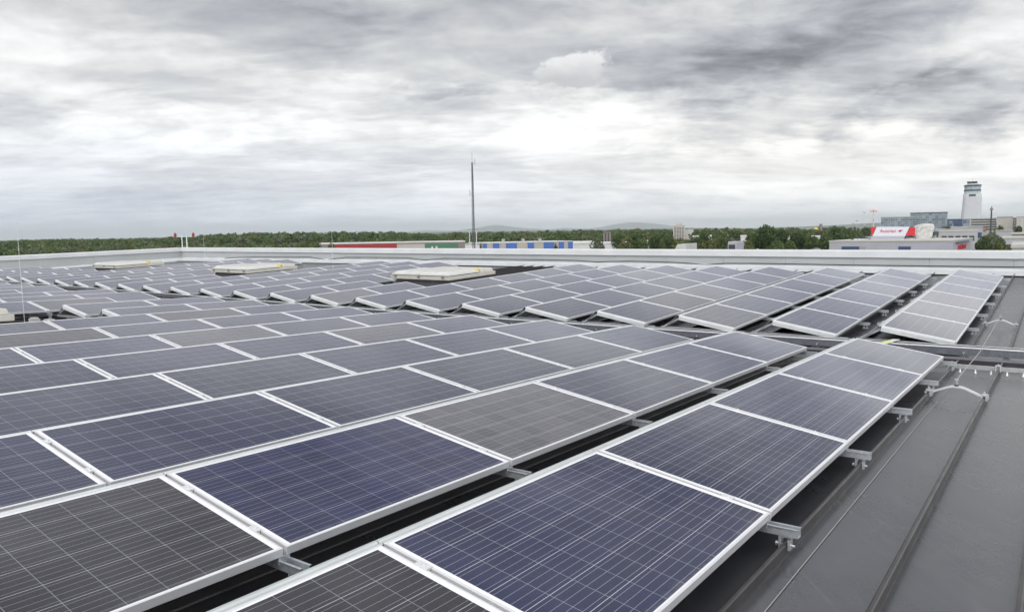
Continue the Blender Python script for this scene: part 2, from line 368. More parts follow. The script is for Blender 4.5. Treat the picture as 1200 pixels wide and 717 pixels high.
# ------------------------------------------------------------------ solar panels
def proto_panel():
    f = MB(); w, i = .011, .011
    f.box((0,0,-TH),(w,PL,0)); f.box((PW-w,0,-TH),(PW,PL,0)); f.box((w,0,-TH),(PW-w,w,0)); f.box((w,PL-w,-TH),(PW-w,PL,0))
    f.box((w,w,-TH),(w+.02,PL-w,-TH+.002)); f.box((PW-w-.02,w,-TH),(PW-w,PL-w,-TH+.002))
    fo = f.build('frame', m_alu, bevel=.0012)
    gl = {}
    for k, m in GL.items():
        g = MB(); g.box((w,w,-.008),(PW-w,PL-w,-.0025))
        o = g.build('glass', [m, m_back]); 
        for p in o.data.polygons: p.material_index = 1 if p.normal.z < -.5 else 0
        gl[k] = o
    return fo, gl
frame0, glass0 = proto_panel()
ORD = ['zeroth','first','second','third','fourth','fifth','sixth','seventh','eighth','ninth','tenth','eleventh','twelfth','thirteenth','fourteenth','fifteenth','sixteenth','seventeenth','eighteenth','nineteenth','twentieth','twenty-first','twenty-second','twenty-third','twenty-fourth','twenty-fifth','twenty-sixth']
def project(P):
    q = G.T @ (np.array(P)-np.array([0,0,EYE]))
    if q[1] < .15: return None
    return CX+F*q[0]/q[1], CY-F*q[2]/q[1]
def in_view(mw, marg):
    pts = [project((mw @ TM @ Vector(c))[:]) for c in ((0,0,0),(PW,0,0),(0,PL,0),(PW,PL,0))]
    if all(p is None for p in pts): return False
    if any(p is None for p in pts): return True
    xs = [p[0] for p in pts]; ys = [p[1] for p in pts]
    return max(xs) > -marg and min(xs) < 1200+marg and min(ys) < 717+marg
SPEC = {('n',2,-5):'brownish',('n',2,-4):'dark blue',('n',2,-3):'sheen grey',('n',1,-5):'brownish',('n',1,-4):'blue',('n',1,-3):'blue',('n',1,-2):'blue',('n',1,-1):'blue',('n',1,0):'brownish',
        ('n',2,-2):'grey blue',('n',2,-1):'blue',('n',2,0):'blue',('n',3,-4):'blue',('n',3,-3):'blue',('n',3,-5):'blue',('n',3,-2):'grey blue',('n',4,-4):'grey blue',('n',4,-3):'grey blue',('n',4,-2):'grey blue',
        ('n',5,-1):'pale grey',('n',4,-1):'grey blue',('n',5,-3):'blue',('n',6,-4):'blue',('n',7,-3):'brownish',('n',7,-2):'grey blue',('n',8,-1):'brownish',('n',6,-2):'pale grey',('n',11,-1):'brownish',
        ('f',9,1):'pale grey',('f',4,2):'brownish',('f',4,3):'pale grey',('f',1,1):'pale grey',('f',1,2):'pale grey',('f',1,3):'pale grey',('f',3,1):'pale grey',('f',2,1):'grey blue'}
rows = []          # (block, row, k list) : panel k spans k-1..k (near) or k-1..k counted outward (far)
for r in range(1, 22):
    ks = list(range(-8, 1))
    if r in (9, 10): ks = [k for k in ks if k >= -1 or k <= -4]
    if r in (11, 14): ks = [k for k in ks if k < 0]
    rows.append(('n', r, ks))
for r in range(1, 27):
    ks = list(range(1, 7))
    if r in (9,10,15,16,21,22): ks = [1, 2]
    if r == 11: ks = [1,2,3,4]
    if r == 17: ks = [1,2,3,4,5]
    if r >= 23: ks = ks[:{23:3,24:2,25:2,26:1}[r]]
    rows.append(('f', r, ks))
n_pan = 0; kept = {}
for b, r, ks in rows:
    for k in ks:
        mw = near_m(r, k-1) if b == 'n' else far_m(r, k-1)
        if not in_view(mw, 50): continue
        col = SPEC.get((b, r, k)) or random.choices(['blue','grey blue','brownish','pale grey','dark blue'], [5,5,.2,.5,.6])[0]
        if b == 'n': lab = f"{col} solar panel, {ORD[1-k]} before the cable tray in the {ORD[r]} row from the right"
        else: lab = f"{col} solar panel, {ORD[k]} beyond the cable tray in the {ORD[r]} row from the right"
        e = empty('solar_panel', lab, 'solar panel', mw @ TM, 'panels on the near roof slope' if b == 'n' else 'panels on the far roof slope')
        y0 = .01
        T = Matrix.Translation((0, y0, 0))
        inst(frame0, e, T); inst(glass0[col], e, T)
        kept.setdefault((b, r), []).append(k); n_pan += 1
for o in [frame0]+list(glass0.values()): bpy.data.objects.remove(o)
print('panels', n_pan)

# ------------------------------------------------------------------ mounting racks
def u_rail(x0, x1, z0, z1, w=.042, t=.003):
    m = MB(); m.box((x0,-w/2,z0),(x1,w/2,z0+t)); m.box((x0,-w/2,z0+t),(x1,-w/2+t,z1)); m.box((x0,w/2-t,z0+t),(x1,w/2,z1))
    m.box((x0,-w/2-.010,z1-t),(x1,-w/2,z1)); m.box((x0,w/2,z1-t),(x1,w/2+.010,z1))
    return m
base0 = u_rail(-.36, 1.115, -.098, -.054).build('base_rail', m_galv)
def clamp_mb():
    m = MB(); z0, z1 = -.165, -.1
    m.box((-.028,-.022,z0),(-.016,.022,z1-.003)); m.box((.016,-.022,z0),(.028,.022,z1-.012)); m.box((-.028,-.022,z1-.003),(.030,.022,z1))
    m.tube((-.045,0,-.145),(.045,0,-.145), .006, 6); m.tube((-.046,0,-.145),(-.036,0,-.145), .011, 6)
    return m
clampA = clamp_mb().build('seam_clamp', m_galv)
def mid_clamp():
    m = MB(); m.box((-.03,-.019,.0005),(.03,.019,.0045)); m.box((-.03,-.006,-.035),(.03,.006,.0005)); m.tube((0,0,.0045),(0,0,.011), .007, 6)
    return m
mid0 = mid_clamp().build('panel_clamp', m_alu)
def slope_rail():
    m = MB(); m.box((0.0,-.03,-TH-.036),(PW,.03,-TH-.001)); return m
slope0 = slope_rail().build('sloped_rail', m_galv)
def strut():
    m = MB(); m.bar((-.005,0,HZ-.05),(-.30,0,-.055), .034, .012, (0,1,0)); return m
strut0 = strut().build('back_strut', m_galv)
def end_plate():
    # folded white cover plate under the short edge of the last panel, with screws and a dark end cap
    m = MB(); m.box((-.004,-.016,-.084),(PW-.02,.0085,-TH-.001)); m.box((-.004,-.020,-TH-.012),(PW-.02,.0085,-.012)); 
    for x in (.10,.30,.72,.90): m.tube((x,-.020,-.026),(x,-.027,-.026), .009, 6)
    return m
plate0 = end_plate().build('end_plate', m_plate, bevel=.002)
capb = MB(); capb.box((-.024,-.006,HZ-.075),(.006,.03,HZ-.022)); cap0 = capb.build('end_cap', m_black)
for (b, r), ks in kept.items():
    n = r-1
    segs = []; cur = [ks[0]]
    for k in ks[1:]:
        if k == cur[-1]+1: cur.append(k)
        else: segs.append(cur); cur = [k]
    segs.append(cur)
    for sg in segs:
        k0 = sg[0]-1; k1 = sg[-1]
        mw = near_m(r, k0) if b == 'n' else far_m(r, k0)
        side = 'before' if b == 'n' else 'beyond'
        extra = '' if len(segs) == 1 else (', before skylight' if sg is segs[0] else ', tray end')
        e = empty('mounting_rack', f"metal mounting rack {side} the cable tray, {ORD[r]} row from right{extra}", 'mounting rack', mw, 'mounting racks under the panel rows')
        Ln = (k1-k0)*PITCH
        d = MB()
        prof = [(-.002,HZ-.006),(-.012,HZ-.003),(-.020,HZ-.010),(-.030,HZ-.010),(-.036,HZ-.002),(-.052,HZ-.003),(-.062,HZ-.022),(-.285,-.070),(-.300,-.070),
                (-.300,-.0725),(-.2835,-.0725),(-.0605,HZ-.0255),(-.051,HZ-.006),(-.037,HZ-.005),(-.031,HZ-.013),(-.019,HZ-.013),(-.011,HZ-.006),(-.002,HZ-.009)]
        for j in range(k1-k0): d.extr(prof, .012+j*PITCH, (j+1)*PITCH+.008)
        d.build('wind_deflector', m_defl, e)
        for j in range(k1-k0+1):
            y = j*PITCH+(.05 if j == 0 else -.05 if j == k1-k0 else 0)+.0
            T = Matrix.Translation((0,y,0))
            br = inst(base0, e, T)
            inst(clampA, br, Matrix.Translation((1.05,0,0)));  
            if r > 1 or b == 'f': inst(clampA, br, Matrix.Translation((.10,0,0)))
            inst(strut0, e, T); inst(slope0, e, T @ TM)
        # end plates face the tray-side passage and the gaps
        if b == 'f' or k0 > -7: inst(plate0, e, Matrix.Translation((0,.010,0)) @ TM); inst(cap0, e, Matrix.Translation((0,.012,0)))
        if b == 'n':
            T = Matrix.Translation((0,Ln-.010,0)) @ TM @ Matrix.Diagonal((1,-1,1,1)); inst(plate0, e, T)
        if (b == 'n' and r <= 6) or (b == 'f' and r <= 3):
            for j in range(1, k1-k0):
                for x in (.22,.77): inst(mid0, e, Matrix.Translation((0,j*PITCH,0)) @ TM @ Matrix.Translation((x,0,0)))
for o in (base0, clampA, mid0, slope0, strut0, plate0, cap0): bpy.data.objects.remove(o)

# ------------------------------------------------------------------ cable trays, snow guard, lightning conductors
def rel(x, y, z=0): return M4 @ Matrix.Translation((x, y, z))
def tray():
    e = empty('cable_tray', 'long perforated galvanised cable tray crossing the roof between the two panel fields', 'cable tray', rel(0,1.6,0))
    X0, X1 = -34, 14
    xs = np.arange(X0, X1+.01, 2.0)
    def strip(mb, y0, z0, y1, z1):
        for a, b_ in zip(xs[:-1], xs[1:]):
            za, zb = (near_z(a) if a < 0 else 0), (near_z(b_) if b_ < 0 else 0)
            mb.add([(a,y0,z0+za),(b_-.004,y0,z0+zb),(b_-.004,y1,z0+zb),(a,y1,z0+za),(a,y0,z1+za),(b_-.004,y0,z1+zb),(b_-.004,y1,z1+zb),(a,y1,z1+za)],
                   [(0,3,2,1),(4,5,6,7),(0,1,5,4),(1,2,6,5),(2,3,7,6),(3,0,4,7)])
    m = MB(); strip(m, -.15, -.150, .15, -.147); strip(m, .148, -.147, .151, -.05); 
    strip(m, -.151, -.147, -.148, -.128); strip(m, -.151, -.062, -.148, -.05)
    # slotted side wall: uprights between the slots
    for x in np.arange(X0, X1, .05):
        if x < -14: continue
        z = near_z(x) if x < 0 else 0
        m.box((x,-.151,-.128+z),(x+.026,-.148,-.062+z))
    z = 0
    strip(m, -.1475, -.147, -.146, -.075)
    m.build('side_wall', m_tray, e)
    m = MB(); strip(m, -.160, -.052, -.130, -.036); strip(m, .138, -.05, .158, -.044); m.build('rim', m_trayrim, e)
    m = MB()
    for c in (-.06,-.02,.03,.08): strip(m, c-.012, -.146, c+.012, -.122)
    m.build('cable_bundle', m_black, e)
    for x in [1.05+.95*i for i in range(-16, 5)]:
        z = near_z(x) if x < 0 else 0
        m = MB(); m.box((-.02,-.22,-.165),(.02,.2,-.152)); m.box((-.012,-.20,-.2),(.012,-.17,-.165)); m.box((-.012,.15,-.2),(.012,.18,-.165))
        m.tube((0,-.185,-.152),(0,-.185,-.105), .008, 6); m.tube((0,-.185,-.118),(0,-.185,-.104), .016, 6)
        m.build('support_foot', m_galv, e).matrix_local = Matrix.Translation((x,0,z))
    e2 = empty('cable_duct', 'dark closed cable duct running beside the perforated tray near the roof bar', 'cable duct', rel(0,.95,0))
    m = MB(); X1 = 14
    strip(m, -.14, -.188, .10, -.135); m.build('duct_body', m_rust, e2)
    m = MB(); strip(m, -.145, -.1335, .105, -.128); m.build('duct_lid', mat('duct_lid', (.10,.095,.11), .4, .3, .2, 6), e2)
    m = MB()
    for x in [1.2+.42*i for i in range(-26, 24)]:
        z = near_z(x) if x < 0 else 0
        m.box((x,.128,-.165+z),(x+.33,.142,-.155+z))
    m.build('lid_clip', m_trayrim, e2)
tray()
def snow_bar():
    e = empty('snow_guard', 'grey snow guard bar clamped across the standing seams before the cable tray', 'snow guard', rel(0,.10,0))
    m = MB(); m.box((1.0,-.006,-.150),(14,.006,-.098)); m.box((1.0,.0062,-.104),(14,.022,-.098)); m.build('bar', m_bar, e, bevel=.002)
    m = MB(); m.box((-12,.06,-.165),(.98,.075,-.125)); m.build('bar', m_bar, e)
    s = MB(); s.tube((0,-.012,-.150),(0,-.022,-.196), .006, 8, .013); s0 = s.build('stud', m_trayrim)
    x = 1.14-3*.158
    while x < 4.5:
        if x > 1.0: inst(s0, e, Matrix.Translation((x,0,0)))
        x += .158
    bpy.data.objects.remove(s0)
    for sx in seam_x:
        if 1.0 < sx < 5:
            c = MB(); c.box((-.03,-.03,-.16),(-.016,.03,-.092)); c.box((.016,-.03,-.16),(.03,.03,-.092)); c.box((-.03,-.03,-.092),(.03,.03,-.08)); c.tube((0,0,-.08),(0,0,-.066), .012, 6)
            c.build('seam_clamp', m_galv, e).matrix_local = Matrix.Translation((sx,0,0))
snow_bar()
def holder(mw, label, s0, s1):
    e = empty('conductor_holder', label, 'conductor holder', mw)
    m = MB(); L_ = s1-s0; n = 14; pts = []
    for i in range(n+1):
        t = i/n; h = .085*min(1,(1-abs(2*t-1))*1.25)**.9
        pts.append((s0+t*L_, -.142+h))
    prof = [(x, z+.007) for x, z in pts]+[(x, z-.007) for x, z in reversed(pts)]
    n2 = len(prof)
    vs = [(x,-.036,z) for x, z in prof]+[(x,.036,z) for x, z in prof]
    N = n+1
    fs = []
    for i in range(n):
        fs += [(i,i+1,n2-2-i,n2-1-i), (n2+i,n2+n2-1-i,n2+n2-2-i,n2+i+1), (i,n2+i,n2+i+1,i+1), (n2-1-i,n2-2-i,n2+n2-2-i,n2+n2-1-i)]
    fs += [(0,n2-1,n2+n2-1,n2), (n,n2+n,n2+n+1,n+1)]
    m.add(vs, fs)
    m.build('arch', mat('pale_bracket', (.56,.57,.58), .4, .2, .1, 20), e)
    for s in (s0, s1):
        c = MB(); c.box((-.026,-.05,-.165),(-.012,.05,-.118)); c.box((.012,-.05,-.165),(.026,.05,-.118)); c.box((-.026,-.05,-.118),(.026,.05,-.108)); c.box((-.006,-.03,-.108),(.006,.03,-.085))
        for yy in (-.04,-.02,0,.02,.04): c.box((.027,yy-.005,-.16),(.036,yy+.005,-.112))
        c.tube((-.04,0,-.14),(.04,0,-.14), .009, 6)
        c.build('seam_clamp', m_galv, e).matrix_local = Matrix.Translation((s,0,0))
    p = MB(); c = (s0+s1)/2; p.tube((c,0,-.048),(c,0,-.020), .014, 8); p.tube((c,0,-.018),(c,0,.008), .010, 8); p.box((c-.016,-.012,.008),(c+.016,.012,.022)); p.build('wire_clip', m_galv, e)
    p = MB(); p.tube((c,0,-.062),(c,0,-.036), .018, 8); p.build('nut', m_black, e)
    return e
holder(rel(0,-1.9,0), 'white arched wire holder spanning two roof seams before the cable tray', 1.06, 1.53)
holder(M4 @ Matrix.Translation((0,4.75,far_base(1,4.75))) @ FR, 'white arched wire holder spanning two roof seams beyond the cable tray', 1.06, 1.50)
# thin conductor wire from holder to holder, and on towards the far parapet
m = MB(); pz = [W(1.295,-1.9,.015), W(1.29,.6,-.005), W(1.285,2.9,.09), W(1.28,4.75,far_base(1.3,4.75)+.015)]
m.path(pz, .0042, 8); m.build('conductor_wire', m_wire); tag(bpy.data.objects['conductor_wire'], 'thin bare conductor wire strung between the two arched holders', 'wire')
m = MB(); m.path([W(1.16,-10.2,ROOF+.006), W(1.155,-7,ROOF+.006), W(1.15,-3,ROOF+.006), W(1.16,.0,ROOF+.003)], .0020, 8)
tag(m.build('conductor_wire', m_wire), 'thin pale wire lying along the grey roof beside the rightmost near row', 'wire')
# earthing bridge with yellow-green tape on the tray
e = empty('earthing_strip', 'short earthing strip with yellow and green tape bridging the cable tray', 'earthing strip', rel(.12,1.55,.0) @ Matrix.Rotation(R(-6), 4, 'Z'))
m = MB(); m.box((-.05,-.32,-.034),(.05,.34,-.026)); m.box((-.05,-.32,-.05),(-.045,.34,-.034)); m.build('strip', m_plate, e)
m = MB(); m.box((-.051,-.28,-.0255),(.051,.06,-.0235)); m.build('tape', m_yg, e)

# ------------------------------------------------------------------ skylights
def skylight(mw, label, sx=2.3, sy=2.15, flip=False):
    e = empty('roof_skylight', label, 'skylight', mw)
    m = MB(); m.frus((.06,.06),(sx-.06,sy-.06),-.2,(.12,.12),(sx-.12,sy-.12),.098); m.build('curb', m_curb, e, bevel=.01)
    m = MB(); m.box((0,0,.10),(sx,sy,.20)); m.build('frame', m_cream, e, bevel=.006)
    m = MB(); y1 = sy*.66
    m.frus((.03,.02),(sx-.03,y1),.222,(.05,.04),(sx-.05,y1-.02),.262); m.frus((.07,.06),(sx-.07,y1-.04),.2625,(.16,.14),(sx-.16,y1-.12),.325)
    for q in range(1,4): m.box((sx*q/4-.012,.16,.3255),(sx*q/4+.012,y1-.14,.333))
    m.build('cover', m_white, e, bevel=.006)
    m = MB(); m.box((.05,.04,.2005),(sx-.05,y1-.02,.2215)); m.build('gasket', m_black, e)
    m = MB(); m.frus((.25,y1+.12),(sx-.04,sy-.05),.202,(.28,y1+.16),(sx-.07,sy-.08),.30); m.build('rear_cover', m_cream, e, bevel=.01)
    for px in (.22,sx/2,sx-.22):
        m = MB(); m.box((-.045,-.022,.15),(.045,-.002,.24)); m.tube((-.03,-.024,.2),(.03,-.024,.2), .016, 8); m.build('latch', mat('latch_grey', (.22,.21,.19), .5), e).matrix_local = Matrix.Translation((px,0,0))
    m = MB(); m.box((sx-.45,y1-.02,.203),(sx-.12,y1+.11,.315)); m.build('opener', m_yel, e, bevel=.01)
    return e
def farT(x, y): return M4 @ Matrix.Translation((x,y,far_base(x,y)+.05)) @ FR
skylight(farT(-14.05,5.55), 'cream skylight with white lid, rightmost of three beyond the cable tray')
skylight(farT(-23.45,5.55), 'cream skylight with white lid, middle of three beyond the cable tray')
skylight(farT(-33.2,5.75), 'cream skylight with white lid, leftmost of three near the left parapet')
skylight(M4 @ Matrix.Translation((-13.85,-7.5,near_z(-12.6)+.04)), 'cream skylight cut by the left picture edge amid near panel rows')
def rod(p, top_py, label):
    px = project(p[:]); D = float((G.T @ (np.array(p)-np.array([0,0,EYE])))[1])
    d_w = Vector(p)-Vector((0,0,EYE)); r = ray(px[0], top_py); z = EYE+r[2]*d_w.y/r[1]
    e = empty('lightning_rod', label, 'lightning rod', Matrix.Translation(p))
    h = z-p[2]
    m = MB(); m.tube((0,0,.06),(0,0,h*.55), .0055, 8); m.tube((0,0,h*.55),(0,0,h), .0048, 8, .003); m.build('pole', mat('rod_metal', (.55,.56,.57), .5, .3), e)
    m = MB(); m.tube((0,0,0),(0,0,.06), .13, 14, .11); m.build('foot', mat('concrete_foot', (.35,.34,.32), .8, 0, .2, 20), e)
rod(W(-13.3,-4.55,ROOF+.1), 259, 'thin lightning rod standing beside the skylight at the left edge')
rod(W(-30.1,9.4,far_base(-30.1,9.4)+ROOF), 266, 'thin lightning rod behind the leftmost far skylight')
rod(W(-20.2,8.6,far_base(-20.2,8.6)+ROOF), 270, 'thin lightning rod behind the middle far skylight')
for i, (x, y, c) in enumerate([(-14.3,-4.0,'left'),(-13.75,-3.95,'middle'),(-12.75,-3.85,'right')]):
    m = MB(); m.box((-.14,-.07,0),(.14,.07,.11)); m.box((-.10,-.055,.11),(.10,.055,.135)); m.box((-.03,-.08,.02),(.03,-.07,.09))
    o = m.build('ballast_block', mat('pale_concrete', (.40,.39,.38), .8, 0, .2, 12), bevel=.01); o.matrix_world = M4 @ Matrix.Translation((x,y,near_z(x)+ROOF+.004)) @ Matrix.Rotation(R(12*i-8), 4, 'Z')
    tag(o, f'small pale block in the dark gap by the near skylight, {c} of three', 'block', 'pale blocks in the gap')

# ------------------------------------------------------------------ parapets
def depth_of(P): return P.y
def z_at(P, py):
    """world height over plan point P that shows at image row py"""
    # column of P is nearly vertical in the picture: iterate once on the column
    z = EYE-.7
    for _ in range(4):
        px = project((P.x, P.y, z))[0]; r = ray(px, py); z = EYE+r[2]*P.y/r[1]
    return z
CORN = W(-40,14.0,0); RGT = W(1.5,14.6,0)
def parapet(name, label, A, B, inward, zA, zB, jstep, basef, extA=0, extB=0):
    A, B = Vector((A.x,A.y,0)), Vector((B.x,B.y,0)); d = (B-A); Lg = d.length; d.normalize()
    e = empty(name, label, 'parapet wall', Matrix.Translation((A.x,A.y,zA)))
    n = Vector(inward)                        # unit, towards the roof
    sl_ = (zB-zA)/Lg
    def P(s, o, z): q = A+d*s+n*o; return (q.x-A.x, q.y-A.y, zA+sl_*s+z-zA)
    def PZ(s, o, z): q = A+d*s+n*o; return (q.x-A.x, q.y-A.y, z-zA)
    cap = MB(); wl = MB(); fl = MB()
    s = -extA
    while s < Lg+extB-.01:
        s2 = min(s+jstep, Lg+extB); g = .004
        sec = [(.06,-.20),(.06,-.012),(.05,0),(-.42,.02),(-.43,.008),(-.43,-.14),(-.41,-.14),(-.41,-.02),(.04,-.03),(.04,-.20)]
        k = len(sec); vs = [P(s+g,o,z) for o,z in sec]+[P(s2-g,o,z) for o,z in sec]
        cap.add(vs, [(i,(i+1)%k,k+(i+1)%k,k+i) for i in range(k)]+[tuple(range(k-1,-1,-1)), tuple(range(k,2*k))])
        # joint cover strap
        sec = [(.064,-.204),(.064,-.010),(.052,.0035),(-.3,.019),(-.3,.015),(.048,-.0005),(.0605,-.012),(.0605,-.204)]
        k = len(sec); vs = [P(s2-.05,o,z) for o,z in sec]+[P(s2+.05,o,z) for o,z in sec]
        cap.add(vs, [(i,(i+1)%k,k+(i+1)%k,k+i) for i in range(k)]+[tuple(range(k-1,-1,-1)), tuple(range(k,2*k))])
        s = s2
    s = -extA
    while s < Lg+extB-.01:
        s2 = min(s+jstep/2, Lg+extB); g = .003
        for (o0, o1) in ((0.0,-.38),):
            vs = [PZ(q,o,zz) for q in (s+g, s2-g) for o, zz in ((o0, basef(A+d*q)-.25), (o0, zA+sl_*q-.03), (o1, zA+sl_*q-.03), (o1, -.2))]
            wl.add(vs, [(0,1,2,3),(4,7,6,5),(0,4,5,1),(1,5,6,2),(2,6,7,3),(3,7,4,0)])
        b0, b1 = basef(A+d*s), basef(A+d*s2)
        vs = [PZ(s,.004,b0+.19),PZ(s2,.004,b1+.19),PZ(s2,.03,b1+.18),PZ(s,.03,b0+.18),PZ(s,.10,b0+.10),PZ(s2,.10,b1+.10),PZ(s,.60,b0+.01),PZ(s2,.60,b1+.01)]
        fl.add(vs, [(0,1,2,3),(3,2,5,4),(4,5,7,6)])
        s = s2
    cap.build('coping', m_cap, e); wl.build('wall_panel', m_wall, e); fl.build('flashing', m_flash, e, fix=False)
    return e
M4i = M4.inverted()
def roof_z(P):
    # world height of the roof sheet under a plan point (iterate since the roof frame leans)
    z = 12.3
    for _ in range(5):
        q = M4i @ Vector((P.x,P.y,z)); b = (far_base(q.x,q.y) if q.y > VAL else (near_z(q.x) if q.x < 0 else 0))+ROOF
        z = (M4 @ Vector((q.x,q.y,b))).z
    return z
dr = (RGT-CORN); dr.z = 0; dr.normalize()
nb = Vector((dr.y,-dr.x,0)); nb = nb if nb.dot(-CORN) > 0 else -nb
zc_, zr_ = z_at(CORN, 290.6), z_at(RGT, 294.8)
parapet('parapet_wall', 'long pale grey parapet with white coping along the far roof edge', CORN, RGT, nb, zc_, zr_, 4.1, roof_z, 0, 16)
LFT = W(-40,4.0,0)
dl = (LFT-CORN); dl.z = 0; dl.normalize()
nl = Vector((dl.y,-dl.x,0)); nl = nl if nl.dot(dr) > 0 else -nl
pxl = project(LFT)[0]
zl_ = z_at(LFT, 290.6+(301-290.6)*(222-pxl)/222)
parapet('parapet_wall', 'pale grey parapet with white coping at the left, meeting the far parapet in a corner', CORN, LFT, nl, zc_, zl_, 5.0, roof_z, 0, 12)
print('parapet', zc_, zr_, zl_, 'roof', roof_z(CORN), roof_z(RGT))
# cable looped along the far parapet
m = MB()
cpx = [(232,304),(250,305.5),(268,302),(300,301),(330,301.2),(363,301),(374,303.2),(383,304.5),(394,303),(405,301.5),(440,301.6),(476,302),(488,303.6),(498,304.7),(510,303.8),(521,302.7),(560,303.3),(600,304),(640,304.4),(675,305.2),(700,307),(713,306.4),(740,306),(780,307),(800,308),(826,310.2),(851,308.6),(880,308.6),(920,309.2),(1000,310.6),(1080,311.6),(1200,313),(1300,314.4)]
pts = []
for px, py in cpx:
    r = Vector(ray(px, py)); o0 = Vector((0,0,EYE)); c0 = CORN+nb*.05; t = (c0-o0).dot(nb)/r.dot(nb); pts.append(o0+r*t)
print([round(q.z-roof_z(q),2) for q in pts]); m.path(pts, .013, 6); tag(m.build('parapet_cable', m_black), 'black cable sagging in loops along the far parapet wall', 'cable')
# obstruction lights on the corner
base = CORN-nb*.25; base = Vector((base.x,base.y,zc_+.012))
e = empty('obstruction_light', 'pair of red obstruction lamps on a forked pole at the parapet corner', 'obstruction light', Matrix.Translation(base))
Dc = base.y; sp = 21/F*Dc; hh = 14.5/F*Dc
mp = mat('pole_pale', (.55,.60,.60), .5, .3)
m = MB(); m.tube((-.15,0,0),(-.15,0,hh*.95), .03, 8); m.tube((.13,0,0),(.13,0,hh), .035, 8); m.box((-.22,-.10,0),(.22,.10,.02)); m.build('pole', mp, e)
m = MB(); m.tube((-sp/2,0,hh*.88),(sp/2,0,hh*.88), .022, 8); m.build('crossbar', mp, e)
for s in (-1,1):
    m = MB(); x = s*sp/2; m.tube((x,0,hh*.86),(x,0,hh*.96), .06, 12, .075); m.tube((x,0,hh*.96),(x,0,hh*1.14), .09, 12, .065); m.tube((x,0,hh*1.14),(x,0,hh*1.20), .065, 12, .02)
    m.build('lamp', m_red, e)
# white sloped vent hood and grey air unit just behind the parapet
def behind(px, py0, py1, off_):
    r = Vector(ray(px, py1)); c0 = CORN-nb*off_; t = (c0-Vector((0,0,EYE))).dot(nb)/r.dot(nb); P = Vector((0,0,EYE))+r*t
    return P
# ------------------------------------------------------------------ ground, hills
def ground():
    mb = MB(); s = 31000
    xs = [-s,-4000,-1000,-300,0,300,1000,4000,s]; ys = [-2000,-300,0,300,1000,4000,28500]
    for y in ys:
        for x in xs: mb.v.append((x,y,0))
    nx = len(xs)
    for j in range(len(ys)-1):
        for i in range(nx-1): mb.f.append((j*nx+i,j*nx+i+1,(j+1)*nx+i+1,(j+1)*nx+i)); mb.mi.append(0)
    m = bpy.data.materials.new('meadow_and_fields'); m.use_nodes = True; t = NT(m.node_tree)
    b = t.n('ShaderNodeBsdfPrincipled'); o = t.n('ShaderNodeOutputMaterial'); t.t.links.new(b.outputs[0], o.inputs[0])
    tc = t.n('ShaderNodeTexCoord').outputs['Object']
    f = t.noise(tc, .012, 6, .6); f2 = t.noise(tc, .0016, 3, .5)
    c = t.mix(t.step(f, .35, .65), (.045,.06,.022,1), (.085,.09,.04,1)); c = t.mix(t.step(f2, .5, .62), c, (.13,.12,.07,1))
    t.put(b.inputs['Base Color'], c); b.inputs['Roughness'].default_value = .95
    tag(mb.build('ground', m), kind='structure')
    mb = MB()
    mb.box((-40,150,.0),(420,172,.004)); tag(mb.build('road', mat('asphalt', (.05,.05,.052), .85)), kind='structure')
ground()
m_hill = mat('wooded_hill', (.035,.055,.030), .95, 0, .4, .004, vcol=(.06,.075,.04))
m_mount = mat('distant_mountain', (.05,.065,.05), .95, 0, .3, .002)
def ridge(name, prof, D, thick, m):
    """low hill mass whose skyline passes the given picture points"""
    pts = [at(px, py, D) for px, py in prof]
    xs = np.linspace(pts[0].x, pts[-1].x, 90); zs = np.interp(xs, [p.x for p in pts], [p.z for p in pts])
    rng = np.random.RandomState(5); zs = zs+np.convolve(rng.randn(len(xs)), np.ones(5)/5, 'same')*D*.00035
    zs = np.maximum(zs, 1.0)
    mb = MB(); ny = 9
    for j in range(ny):
        t = j/(ny-1)*2-1; h = math.cos(t*math.pi/2)**.8 if abs(t) < 1 else 0
        for x, z in zip(xs, zs): mb.v.append((x*(1+t*thick/D*.5), D+t*thick, max(-.5, z*h-.5*(1-h))))
    n = len(xs)
    for j in range(ny-1):
        for i in range(n-1): mb.f.append((j*n+i,j*n+i+1,(j+1)*n+i+1,(j+1)*n+i)); mb.mi.append(0)
    o = mb.build(name, m, smooth=True); tag(o, kind='structure'); return o
ridge('mountains', [(470,272.6),(500,269.5),(530,270.6),(556,267.6),(572,264.6),(582,263.6),(598,265.6),(620,267.8),(645,268.8),(662,267.2),(678,268),(700,267),(722,262.8),(738,260.6),(752,260.6),(772,262.6),(795,265.6),(815,267.5),(840,269)], 25000, 1500, m_mount)
ridge('hills', [(820,268.5),(880,267.4),(940,265.5),(985,263.6),(1020,261.6),(1060,261),(1110,261),(1160,261.5),(1230,262),(1300,262)], 9000, 800, m_hill)
ridge('hills', [(-120,284),(0,281.8),(90,281),(140,279.6),(250,277.6),(420,274.2),(560,271.6),(700,269.2),(830,267.4),(900,267.6)], 6000, 500, m_hill)

